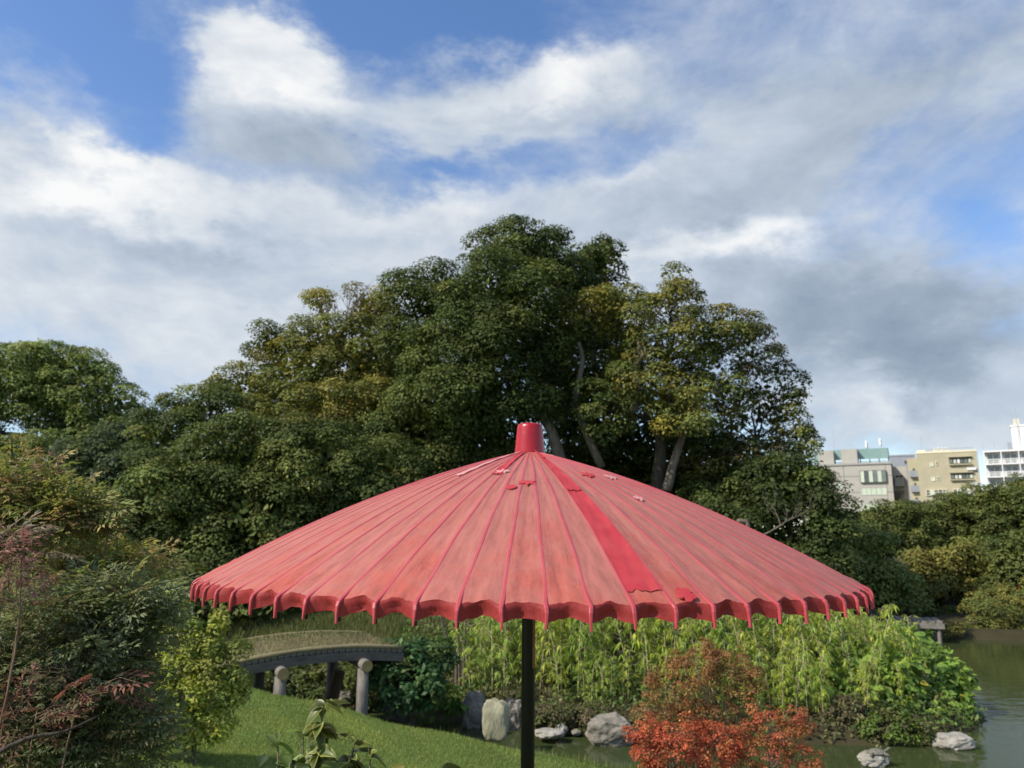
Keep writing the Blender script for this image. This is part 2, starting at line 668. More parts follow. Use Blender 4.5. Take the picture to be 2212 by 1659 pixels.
def jitter_tint(base, n, amt=0.25, rng=RNG):
    """base (n,3) colour per leaf with brightness and hue jitter"""
    b = np.asarray(base, dtype=float)
    if b.ndim == 1: b = np.tile(b, (n, 1))
    v = np.exp(rng.normal(0, amt, size=(n, 1)))
    h = 1 + rng.normal(0, amt * 0.3, size=(n, 3))
    return np.clip(b * v * h, 0.004, 0.9)


GREEN_D = (.066, .090, .025)
GREEN_M = (.100, .122, .032)
GREEN_L = (.152, .168, .044)
OLIVE = (.205, .190, .046)
YELLOW = (.27, .235, .042)
BROWN = (.125, .10, .042)
BLUEG = (.066, .092, .045)


def crown_mesh(name, lobes, palette, leaf=0.13, clump_r=0.55, dens=2.4, per=85, core=105, seed=1, flat=0.58, clip_y=True, holes=0.0):
    """lobes: (centre Vector, (rx,ry,rz), weightless palette override or None, density factor)"""
    rng = np.random.default_rng(seed)
    cs = np.array([l[0] for l in lobes], dtype=float)
    rs = np.array([l[1] for l in lobes], dtype=float)
    parts = []
    for i, l in enumerate(lobes):
        c, r = cs[i], rs[i]
        pal = l[2] if len(l) > 2 and l[2] else palette
        df = l[3] if len(l) > 3 else 1.0
        cols = np.array([p[0] for p in pal])
        wts = np.array([p[1] for p in pal], dtype=float)
        wts /= wts.sum()
        area = 4 * math.pi * ((r[0] * r[1] + r[0] * r[2] + r[1] * r[2]) / 3)
        n = max(5, int(area * dens * df / (clump_r ** 2) * 0.30))
        u = rdirs(n, rng)
        keep = (u[:, 2] > -0.55) | (rng.random(n) < 0.35)
        if clip_y:
            keep &= (u[:, 1] < 0.45) | (rng.random(n) < 0.45)
        u = u[keep]
        n = len(u)
        k = rng.uniform(0.72, 1.04, size=(n, 1))
        P = c + u * r * k
        ok = np.ones(n, dtype=bool)
        for j in range(len(lobes)):
            if j != i:
                q = np.linalg.norm((P - cs[j]) / rs[j], axis=1)
                ok &= q > 0.78
        P, u = P[ok], u[ok]
        n = len(P)
        if n == 0: continue
        cr = clump_r * rng.uniform(0.6, 1.25, size=n)
        ccol = cols[rng.choice(len(cols), size=n, p=wts)] * np.exp(rng.normal(0, .16, size=(n, 1)))
        m = np.maximum(8, (per * (cr / clump_r) ** 2 * rng.uniform(0.7, 1.2, size=n)).astype(int))
        ci = np.repeat(np.arange(n), m)
        t = len(ci)
        v = unit(rng.normal(size=(t, 3)) + np.array([0, 0, 0.55]) + 0.5 * u[ci])
        rad = rng.uniform(0.45, 1.0, size=(t, 1)) ** 0.6
        lp = P[ci] + v * rad * cr[ci][:, None] * np.array([1, 1, flat])
        nn = unit(v * 1.0 + np.array([0, -.05, 0.6]) + rng.normal(0, .26, size=(t, 3)))
        dd = unit(np.cross(nn, rng.normal(size=(t, 3))) + np.array([0, 0, -0.25]) + 0.35 * v)
        sz = leaf * rng.uniform(0.65, 1.3, size=t)
        tt = jitter_tint(ccol[ci], t, 0.16, rng)
        parts.append((lp, nn, dd, sz, sz * 0.55, tt))
        # inner leaves, as a real crown has them
        vol = r[0] * r[1] * r[2]
        q = int(core * df * (vol ** (2 / 3)) * 4)
        if q:
            u2 = rdirs(q, rng) * (rng.random((q, 1)) ** 0.4) * 0.78
            lp = c + u2 * r
            nn = rdirs(q, rng)
            dd = unit(np.cross(nn, rng.normal(size=(q, 3))))
            sz = leaf * 1.9 * rng.uniform(0.7, 1.3, size=q)
            tt = jitter_tint(cols[rng.choice(len(cols), size=q, p=wts)], q, 0.2, rng)
            parts.append((lp, nn, dd, sz, sz * 0.6, tt))
    C, Nn, D, Ln, Wd, T = [np.concatenate([p[k] for p in parts]) for k in range(6)]
    V, Fq, TT = leaf_arrays(C, Nn, D, Ln, Wd, T)
    return np_mesh(name, V, Fq, TT), len(C)


LEAFCOUNT = 0


def px_lobes(Y, items):
    """(px,py,rx,ry[,dY[,palette[,density]]]) -> world ellipsoids"""
    out = []
    for it in items:
        px, py, rx, ry = it[:4]
        dY = it[4] if len(it) > 4 else 0
        pal = it[5] if len(it) > 5 else None
        df = it[6] if len(it) > 6 else 1.0
        y = Y + dY
        s = m_per_px(y)
        out.append((at(px, py, y), (rx * s, (rx + ry) / 2 * s, ry * s), pal, df))
    return out


def limb_path(a, b, wob=0.12, n=5):
    a, b = Vector(a), Vector(b)
    L = (b - a).length
    pts = [a]
    for i in range(1, n):
        t = i / n
        p = a.lerp(b, t)
        p.z += 0.10 * L * math.sin(math.pi * t) * (1 if b.z > a.z else 0.3)
        p += Vector((random.uniform(-1, 1), random.uniform(-1, 1), random.uniform(-.6, .6))) * L * wob * 0.5
        pts.append(p)
    pts.append(b)
    return curve_pts(pts, 3)


def tree(name, label, cat, base, lobes, palette, trunk_r=0.3, bark=None, group=None, fork=0.45, limbs=None, twigs=True, **kw):
    global LEAFCOUNT
    bark = bark or M_BARK
    base = Vector(base)
    base.z = hz(base.x, base.y) - 0.05
    t = empty(name, base, label, cat, group)
    W = lambda p: Vector(p) - base
    zs = [l[0].z for l in lobes]
    cx = sum(l[0].x for l in lobes) / len(lobes)
    cy = sum(l[0].y for l in lobes) / len(lobes)
    top = Vector((cx, cy, base.z + (max(zs) - base.z) * 0.72))
    tp = limb_path(base, top, 0.05, 6)
    n = len(tp)
    tr = MB()
    tr.tube([W(p) for p in tp], [trunk_r * (1.25 if i == 0 else 1) * (1 - 0.72 * i / (n - 1)) for i in range(n)], 10, rough=0.06)
    trunk = tr.build('trunk', bark, t, True)
    for l in lobes:
        c, r = l[0], l[1]
        # a limb from the trunk into each lobe
        cand = tp[int(n * 0.30):]
        src = min(cand, key=lambda p: (p - c).length + (3 if p.z > c.z - 0.2 else 0))
        i = tp.index(src)
        r0 = trunk_r * (1 - 0.72 * i / (n - 1)) * 0.62
        lb = MB()
        path = limb_path(src, c, 0.14, 5)
        m = len(path)
        lb.tube([W(p) for p in path], [max(0.02, r0 * (1 - 0.75 * k / (m - 1))) for k in range(m)], 7, rough=0.05)
        if twigs:
            for q in range(7):
                u = Vector((random.uniform(-1, 1), random.uniform(-1, 1), random.uniform(-.3, 1)))
                u.normalize()
                e = c + Vector((u.x * r[0], u.y * r[1], u.z * r[2])) * 0.9
                pa = limb_path(path[int(m * 0.6)], e, 0.16, 3)
                lb.tube([W(p) for p in pa], [max(0.008, r0 * 0.25 * (1 - .85 * k / (len(pa) - 1))) for k in range(len(pa))], 5, False)
        lb.build('limb', bark, trunk, True)
    if limbs:
        for path, r0, r1 in limbs:
            pts = curve_pts(path, 4)
            lb = MB()
            m = len(pts)
            lb.tube([W(p) for p in pts], [r0 + (r1 - r0) * k / (m - 1) for k in range(m)], 9, rough=0.07)
            lb.build('limb', M_PALEBARK if bark is M_BARK else bark, trunk, True)
    me, k = crown_mesh('crown', lobes, palette, **kw)
    LEAFCOUNT += k
    me.transform(Matrix.Translation(-base))
    link('crown', me, M_LEAF, t)
    return t


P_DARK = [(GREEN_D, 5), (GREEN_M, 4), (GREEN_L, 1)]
P_MID = [(GREEN_D, 3), (GREEN_M, 6), (GREEN_L, 3)]
P_OLIVE = [(GREEN_M, 2), (GREEN_L, 4), (OLIVE, 5), (YELLOW, .6)]
P_GOLD = [(OLIVE, 5), (GREEN_L, 3), (YELLOW, 2)]
P_BROWN = [(BROWN, 4), (OLIVE, 2), (GREEN_D, 5)]
P_LIGHT = [((.20, .24, .065), 4), ((.165, .21, .058), 4), ((.23, .26, .075), 2)]
P_BLUE = [(BLUEG, 4), (GREEN_M, 3), ((.09, .12, .055), 2)]


def B(px, Y):
    p = at(px, 1300, Y)
    return (p.x, p.y, 0)


def make_trees():
    tree('evergreen_tree', 'tallest dark green broadleaf tree with domed clumps right behind the red parasol', 'tree', B(1120, 27),
         px_lobes(27, [(1130, 560, 105, 80, 1), (1080, 645, 135, 90, -1.2), (925, 640, 88, 74, 0), (1035, 760, 165, 100, -1), (905, 760, 70, 85, 0.3),
                       (985, 870, 150, 100, -1.2), (1110, 880, 110, 95, 0), (1215, 610, 50, 55, 1.5), (890, 975, 120, 90, 0), (1040, 1000, 110, 80, .8), (1175, 760, 80, 90, 0.5)]),
         P_DARK, trunk_r=0.55, leaf=0.122, clump_r=0.72, dens=3.0, per=310, seed=11,
         limbs=[([at(1215, 1010, 26), at(1190, 930, 26), at(1160, 890, 26), at(1120, 850, 26.2)], .22, .10)])
    tree('evergreen_tree', 'slim dark tree whose round tip rises just right of the tallest dark green tree', 'tree', B(1290, 30),
         px_lobes(30, [(1288, 560, 50, 52), (1300, 625, 36, 45, 0, None, .6), (1250, 640, 50, 50, 0), (1290, 720, 70, 60, 1)]), P_DARK, trunk_r=0.28, leaf=0.16, clump_r=0.6, dens=3, per=150, seed=12)
    tree('olive_tree', 'yellowing olive-green tree with bare twigs at its top, left of the tallest tree', 'tree', B(720, 29),
         px_lobes(29, [(800, 668, 52, 46, 1, P_GOLD), (700, 655, 34, 34, 1, P_GOLD, .35), (690, 735, 60, 46, 0, P_GOLD, .6), (770, 770, 100, 85, 0), (650, 800, 95, 60, 0), (590, 745, 42, 36, 1, P_MID),
                       (560, 845, 100, 52, .6), (735, 890, 135, 85, -.6), (610, 925, 110, 70, -.4), (790, 890, 60, 85, -1, P_GOLD, .8)]),
         P_OLIVE, trunk_r=0.4, leaf=0.12, clump_r=0.62, dens=2.8, per=240, seed=13)
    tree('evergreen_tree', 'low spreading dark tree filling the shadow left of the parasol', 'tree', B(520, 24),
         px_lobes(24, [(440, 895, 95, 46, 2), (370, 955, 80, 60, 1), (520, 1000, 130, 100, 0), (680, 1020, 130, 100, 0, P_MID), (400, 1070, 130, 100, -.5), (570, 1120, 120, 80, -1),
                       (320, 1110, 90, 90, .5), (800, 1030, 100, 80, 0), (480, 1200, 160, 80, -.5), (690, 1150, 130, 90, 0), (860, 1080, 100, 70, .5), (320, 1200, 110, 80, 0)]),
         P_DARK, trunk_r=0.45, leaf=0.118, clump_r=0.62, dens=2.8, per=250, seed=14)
    tree('evergreen_tree', 'gnarled olive tree with pale bare trunks showing, right of the tallest tree', 'tree', B(1420, 26),
         px_lobes(26, [(1275, 675, 62, 48, 0, P_GOLD), (1400, 690, 95, 46, 0), (1460, 640, 42, 34, 0, P_GOLD), (1455, 603, 32, 26, 0, P_OLIVE, .45), (1350, 650, 50, 28, 1), (1470, 745, 90, 44, -.3),
                       (1560, 715, 78, 42, .5), (1400, 825, 72, 40, -1), (1455, 860, 70, 40, -1), (1300, 890, 56, 58, -1, P_DARK), (1625, 770, 48, 62, .5, P_BROWN, .7), (1480, 915, 60, 30, -1), (1330, 760, 50, 40, .8, P_MID, .6),
                       (1530, 800, 60, 50, .6, P_MID), (1420, 770, 60, 40, -.2), (1490, 860, 60, 46, -.4), (1550, 850, 60, 50, 0), (1340, 830, 50, 40, .2, P_MID)]),
         [(GREEN_M, 3), (GREEN_L, 4), (OLIVE, 4), (YELLOW, .5)], trunk_r=0.30, leaf=0.115, clump_r=0.55, dens=2.7, per=215, seed=15, core=24,
         limbs=[([at(1440, 1060, 25.5), at(1455, 1000, 25.5), at(1475, 940, 25.5), at(1500, 880, 25.6), at(1515, 830, 25.8)], .17, .06),
                ([at(1365, 892, 25.2), at(1375, 860, 25.4), at(1370, 800, 25.6), at(1385, 765, 25.4), at(1376, 712, 25.6)], .13, .11),
                ([at(1385, 772, 25.4), at(1402, 757, 25.2), at(1430, 752, 25.1)], .12, .06),
                ([at(1300, 1010, 26), at(1260, 920, 26), at(1245, 860, 26), at(1258, 780, 26), at(1250, 740, 26)], .14, .07)])
    tree('evergreen_tree', 'open brownish tree with sky showing through, at the right edge of the tree mass', 'tree', B(1610, 27),
         px_lobes(27, [(1680, 850, 44, 62, 0, P_BROWN, .8), (1695, 920, 30, 46, 0, P_OLIVE, .7), (1580, 890, 80, 60, .4, P_BROWN, .7), (1640, 985, 70, 62, 0), (1560, 1000, 90, 60, .6), (1690, 1000, 44, 60, 0, P_OLIVE), (1640, 900, 50, 50, 1, None, .6), (1620, 830, 40, 40, .4, None, .6), (1500, 960, 70, 50, .8, P_DARK), (1705, 1050, 54, 50, -.2), (1640, 1060, 80, 50, -.3), (1728, 960, 26, 44, 0, P_OLIVE), (1560, 1080, 90, 50, -.3, P_DARK)]),
         P_BROWN, trunk_r=0.26, leaf=0.14, clump_r=0.48, dens=2.3, per=105, seed=16, core=18)
    tree('evergreen_tree', 'dense shaded tree standing behind the pale trunks of the gnarled tree', 'tree', B(1400, 31),
         px_lobes(31, [(1330, 840, 90, 90, 0, None, .6), (1280, 970, 120, 100), (1430, 980, 140, 100, 0, None, .8), (1560, 1060, 120, 90), (1400, 1080, 160, 90), (1470, 870, 70, 60, 0, None, .5), (1220, 850, 80, 110)]),
         P_DARK, trunk_r=0.4, leaf=0.16, clump_r=0.6, dens=2.4, per=120, seed=17)
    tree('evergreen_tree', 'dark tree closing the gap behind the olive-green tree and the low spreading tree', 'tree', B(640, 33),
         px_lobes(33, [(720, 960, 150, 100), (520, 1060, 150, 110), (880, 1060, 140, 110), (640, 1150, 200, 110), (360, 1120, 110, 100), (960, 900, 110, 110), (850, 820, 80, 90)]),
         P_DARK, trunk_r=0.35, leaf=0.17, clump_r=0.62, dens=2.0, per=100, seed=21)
    tree('evergreen_tree', 'rounded dark green shrubby tree beside the buildings, right of the parasol slope', 'tree', B(1730, 24),
         px_lobes(24, [(1780, 1110, 46, 62), (1735, 1055, 46, 50, .3), (1690, 1070, 76, 76, .5), (1775, 1190, 56, 60), (1660, 1170, 110, 80, .8), (1720, 1250, 110, 60), (1600, 1120, 90, 80, 1)]),
         [(GREEN_D, 6), (GREEN_M, 2), ((.05, .068, .02), 4)], trunk_r=0.3, leaf=0.13, clump_r=0.55, dens=2.8, per=160, seed=18)
    tree('camphor_tree', 'big domed bright green tree at the left edge with sky between its limbs', 'tree', B(60, 44),
         px_lobes(44, [(40, 800, 120, 56, 0), (150, 830, 90, 55, 0), (-80, 830, 120, 70, 0), (60, 890, 60, 34, 0, None, .8), (205, 900, 46, 60, 0), (120, 960, 70, 32, -1), (40, 985, 60, 40, -1), (240, 950, 50, 40, 0), (280, 905, 36, 32, 1),
                       (180, 880, 60, 30, -1, None, .8), (250, 872, 54, 40, .5), (110, 845, 90, 50, .6), (205, 835, 56, 44, .4), (300, 915, 36, 26, .6), (130, 785, 80, 36, .3), (50, 850, 110, 60, .6), (150, 920, 90, 40, .8), (190, 985, 60, 34, 0), (-60, 950, 90, 60, 0)]),
         P_LIGHT, trunk_r=0.55, leaf=0.18, clump_r=0.80, dens=3.0, per=190, seed=19, core=26)
    tree('evergreen_tree', 'dusky mid-height tree below the big domed tree on the left', 'tree', B(230, 31),
         px_lobes(31, [(215, 985, 80, 52), (285, 945, 50, 42, 1), (180, 1070, 90, 80), (270, 1050, 90, 90), (110, 1090, 90, 70), (230, 1160, 120, 80), (60, 1180, 120, 90, 1), (-40, 1080, 90, 90, 1)]),
         P_BLUE, trunk_r=0.35, leaf=0.15, clump_r=0.62, dens=2.8, per=160, seed=20)
    # the wood on the far side of the pond, each crown a tree
    wood = 'trees beyond the far bank of the pond'
    spec = [
        ('broad mid-green tree below the grey building beyond the pond', 1900, 44, [(1890, 1125, 62, 34), (1950, 1120, 60, 32), (1860, 1165, 60, 50), (1940, 1170, 80, 46)], P_MID),
        ('broad mid-green tree below the tan building beyond the pond', 2040, 46, [(2010, 1112, 60, 30), (2080, 1100, 66, 36), (2040, 1150, 90, 50), (2120, 1150, 60, 50), (1980, 1165, 60, 40)], P_MID),
        ('tall green tree below the white balconied block at the right edge', 2170, 43, [(2150, 1085, 60, 40), (2215, 1110, 60, 50), (2180, 1150, 70, 56), (2270, 1130, 70, 90)], P_MID),
        ('round dark treetop rising against the white balconied block', 2195, 50, [(2205, 1058, 32, 24), (2235, 1075, 40, 34), (2165, 1080, 36, 22)], P_DARK),
        ('soft light green tree beyond the parasol\'s right tip', 1870, 31, [(1885, 1175, 42, 32), (1850, 1230, 62, 40), (1900, 1260, 66, 34), (1870, 1300, 66, 30), (1940, 1290, 48, 34, -.5), (1820, 1310, 60, 30)], P_LIGHT),
        ('yellow-brown tree with flat layered crown beyond the pond', 2050, 33, [(1995, 1205, 46, 20), (2075, 1200, 54, 22), (2115, 1225, 40, 24), (2030, 1240, 60, 22), (2000, 1275, 44, 20, -.6), (2060, 1265, 44, 20, -.4), (2130, 1255, 26, 20)], [(OLIVE, 5), ((.17, .15, .04), 3), (GREEN_L, 4)]),
        ('dark green tree under the layered yellow-brown crown', 2080, 34.5, [(2000, 1250, 60, 40), (2080, 1270, 60, 40), (2140, 1270, 50, 50), (1960, 1300, 60, 36), (2050, 1312, 80, 22), (2200, 1290, 80, 50), (2120, 1310, 60, 24)], P_DARK),
        ('bushy green tree at the right picture edge above the pond', 2190, 31, [(2190, 1200, 44, 44), (2235, 1220, 50, 60), (2175, 1255, 36, 22), (2215, 1270, 46, 22)], P_MID),
        ('dark tree behind the parasol\'s right tip', 1800, 36, [(1810, 1170, 60, 60), (1800, 1260, 80, 70), (1760, 1310, 90, 60)], P_DARK),
    ]
    for i, (lab, px, Y, lb, pal) in enumerate(spec):
        tree('broadleaf_tree', lab, 'tree', B(px, Y), px_lobes(Y, lb), pal, trunk_r=0.28, leaf=0.15, clump_r=0.58, dens=2.7, per=120, seed=40 + i, group=wood, twigs=False)
    # fringe of bushes along the far bank
    fr = 'shrubs on the far bank'
    sp2 = [('spreading green shrub over the water at the right edge', 2160, 26.5, [(2150, 1322, 56, 22), (2210, 1315, 50, 30), (2195, 1350, 60, 22), (2130, 1350, 40, 20), (2085, 1362, 30, 12), (2240, 1350, 50, 30)], [(GREEN_M, 4), (GREEN_L, 3), (OLIVE, 2)]),
           ('rust-tinted shrub behind the spreading shrub at the right edge', 2190, 29, [(2120, 1302, 30, 18), (2165, 1288, 44, 22), (2225, 1285, 46, 28)], [(GREEN_L, 4), (OLIVE, 2), ((.22, .09, .03), 1)]),
           ('low dark shrub beside the small plank bridge', 2000, 31, [(2060, 1335, 40, 16), (2000, 1335, 50, 14), (1940, 1330, 50, 20)], P_DARK),
           ('low grassy shrub at the far end of the small plank bridge', 2050, 25.2, [(2055, 1360, 26, 12), (2030, 1366, 14, 9)], [(GREEN_L, 3), (OLIVE, 3)])]
    for i, (lab, px, Y, lb, pal) in enumerate(sp2):
        tree('shrub', lab, 'shrub', B(px, Y), px_lobes(Y, lb), pal, trunk_r=0.06, leaf=0.075, clump_r=0.26, dens=2.4, per=90, seed=60 + i, group=fr, twigs=False)
    # dim understory that closes the view below the crowns
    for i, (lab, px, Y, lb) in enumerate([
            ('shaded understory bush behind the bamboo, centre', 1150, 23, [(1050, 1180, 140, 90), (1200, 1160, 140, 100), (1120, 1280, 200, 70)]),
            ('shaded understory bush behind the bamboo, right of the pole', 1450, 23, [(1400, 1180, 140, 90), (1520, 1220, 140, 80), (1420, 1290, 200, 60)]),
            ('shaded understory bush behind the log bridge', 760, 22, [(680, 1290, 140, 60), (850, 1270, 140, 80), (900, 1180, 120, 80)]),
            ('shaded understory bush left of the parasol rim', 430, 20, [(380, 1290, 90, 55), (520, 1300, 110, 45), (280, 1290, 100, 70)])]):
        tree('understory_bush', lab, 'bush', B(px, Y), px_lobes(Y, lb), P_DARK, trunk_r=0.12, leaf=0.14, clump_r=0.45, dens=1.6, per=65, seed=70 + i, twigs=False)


make_trees()


def bare_twigs():
    """bare twiggy crown top at the olive tree and the dead stub beside the dark tree"""
    t = empty('bare_tree', B(720, 28.6), 'leafless twiggy treetop sticking out left of the tallest tree', 'bare tree')
    base = t.location
    rt = random.Random(5)
    top = at(720, 800, 28.6)
    m = MB()
    m.tube([p - base for p in limb_path(base, top, .04, 6)], [.16 - .006 * i for i in range(19)], 8)
    tr = m.build('trunk', M_BARK, t, True)

    def grow(mb, p, d, L, r, depth):
        n = 4
        pts = [p]
        for k in range(n):
            d = (d + Vector((rt.uniform(-.25, .25), rt.uniform(-.2, .2), rt.uniform(-.1, .25)))).normalized()
            pts.append(pts[-1] + d * L / n)
        mb.tube([q - base for q in pts], [r * (1 - .6 * k / n) for k in range(n + 1)], 5, False)
        if depth:
            for k in range(3):
                s = pts[rt.choice((2, 3, 4))]
                d2 = (d + Vector((rt.uniform(-.9, .9), rt.uniform(-.5, .5), rt.uniform(-.2, .6)))).normalized()
                grow(mb, s, d2, L * .72, r * .5, depth - 1)
    for (px, py, dx, dz) in ((740, 760, -.25, 1), (745, 740, .15, 1), (720, 780, -.8, .6), (735, 750, -.5, .9), (740, 720, .3, .9), (715, 790, -.5, .5)):
        b = MB()
        grow(b, at(px, py, 28.6), Vector((dx, 0, dz)).normalized(), 1.0, .05, 3)
        b.build('branch', M_TWIG, tr, True)
    s = empty('tree_stump', B(1610, 21), 'pale crooked dead branch with bare twigs beside the dark shrubby tree', 'dead branch')
    base = s.location
    m = MB()
    m.tube([p - base for p in curve_pts([base, at(1600, 1190, 21), at(1615, 1150, 21), at(1612, 1128, 21), at(1592, 1126, 21)], 4)], .06, 7, rough=.1)
    tr = m.build('trunk', M_PALEBARK, s, True)
    b = MB()
    grow(b, at(1640, 1160, 21), Vector((.8, 0, .3)), .9, .03, 3)
    b.tube([p - base for p in curve_pts([at(1612, 1150, 21), at(1640, 1152, 21), at(1670, 1180, 21)], 4)], .03, 6)
    b.build('branch', M_TWIG, tr, True)


bare_twigs()


# ------------------------------------------------------------------ buildings
M_GREYTILE = pmat('grey_wall_tile', (.37, .352, .312), (.42, .40, .352), scale=.6, rough=0.7, spec=0.25, bump=0.05)
M_TANWALL = pmat('tan_render', (.38, .345, .235), (.43, .39, .27), scale=.5, rough=0.85, spec=0.15, bump=0.1)
M_WHITEWALL = pmat('white_paint', (.68, .68, .66), (.78, .78, .76), scale=.5, rough=0.6, spec=0.3, bump=0.05)
M_BLUEWALL = pmat('blue_grey_wall', (.24, .26, .29), (.29, .31, .34), scale=.5, rough=0.7, spec=0.2, bump=0.05)
M_GREENSCREEN = pmat('green_roof_screen', (.18, .29, .27), (.23, .345, .32), scale=.8, rough=0.5, spec=0.4, bump=0.05)
M_JOINT = pmat('wall_joint', (.14, .13, .12), (.17, .16, .15), scale=2, rough=0.8, bump=0)
M_FRAME = pmat('window_frame', (.30, .29, .27), (.36, .35, .33), scale=3, rough=0.4, spec=0.5, bump=0)
M_DARKFRAME = pmat('dark_window_frame', (.07, .07, .07), (.10, .10, .10), scale=3, rough=0.4, spec=0.5, bump=0)
M_CREAM = pmat('cream_trim', (.66, .60, .42), (.74, .68, .50), scale=1, rough=0.7, bump=0)
M_PIPE = pmat('galvanised_pipe', (.32, .33, .34), (.42, .43, .44), scale=4, rough=0.45, spec=0.5, bump=0)
M_CURTAIN = pmat('curtain_behind_glass', (.42, .50, .38), (.58, .64, .50), scale=.6, rough=0.35, spec=0.5, bump=0, stretch=(3, 3, .4))


def glass_mat(name, c1, c2):
    return pmat(name, c1, c2, scale=.35, rough=0.08, spec=0.8, bump=0, detail=2)


M_GLASS = glass_mat('window_glass', (.06, .075, .08), (.16, .19, .19))
M_DARKGLASS = glass_mat('dark_window_glass', (.03, .035, .04), (.07, .08, .085))


def c3(X, Y):
    """coordinates read off an enlarged detail of the buildings"""
    return ((2500 + X / 2.681) * .66526, (1250 + Y / 2.681) * .66526)


class Facade:
    """vertical plane through a point, facing the garden; local x along it, y back, z up"""
    def __init__(self, root_px, Y, yaw):
        p = at(root_px[0], root_px[1], Y)
        self.o = Vector((p.x, p.y, 0))
        self.yaw = yaw
        self.e = Vector((math.cos(yaw), math.sin(yaw), 0))
        self.n = Vector((-math.sin(yaw), math.cos(yaw), 0))

    def sz(self, X, Y, depth=0.0):
        d = ray(*c3(X, Y))
        o = self.o + self.n * depth
        t = (o - Vector((0, 0, EYE))).dot(self.n) / d.dot(self.n)
        q = Vector((0, 0, EYE)) + d * t - o
        return q.dot(self.e), q.z

    def root(self, name, label, cat='building'):
        return empty(name, self.o, label, cat, rz=self.yaw)


def window(f, root, X0, Y0, X1, Y1, nv=2, nh=1, fm=None, gm=None, inset=0.25, panes=None, sill=None, proud=0.06):
    s0, z1 = f.sz(X0, Y0)
    s1, _ = f.sz(X1, Y0)
    _, z0 = f.sz(X0, Y1)
    fm, gm = fm or M_FRAME, gm or M_GLASS
    w = 0.09
    m = MB()
    for a, b in (((s0, -proud, z0), (s1, .1, z0 + w)), ((s0, -proud, z1 - w), (s1, .1, z1)), ((s0, -proud + .003, z0 + w), (s0 + w, .1, z1 - w)), ((s1 - w, -proud + .003, z0 + w), (s1, .1, z1 - w))):
        m.box(a, b)
    for k in range(1, nv):
        x = s0 + (s1 - s0) * k / nv
        m.box((x - w / 2, -proud + .006, z0 + w), (x + w / 2, .1, z1 - w))
    for k in range(1, nh):
        z = z0 + (z1 - z0) * k / nh
        m.box((s0 + w, -proud + .009, z - w / 2), (s1 - w, .1, z + w / 2))
    fr = m.build('window', fm, root)
    for k in range(nv):
        x0 = s0 + (s1 - s0) * k / nv
        x1 = s0 + (s1 - s0) * (k + 1) / nv
        g = gm if not panes else panes[k % len(panes)]
        MB().box((x0 + w * .3, -proud + .03, z0 + w * .5), (x1 - w * .3, -proud + .045, z1 - w * .5)).build('pane', g, fr)
    return s0, s1, z0, z1


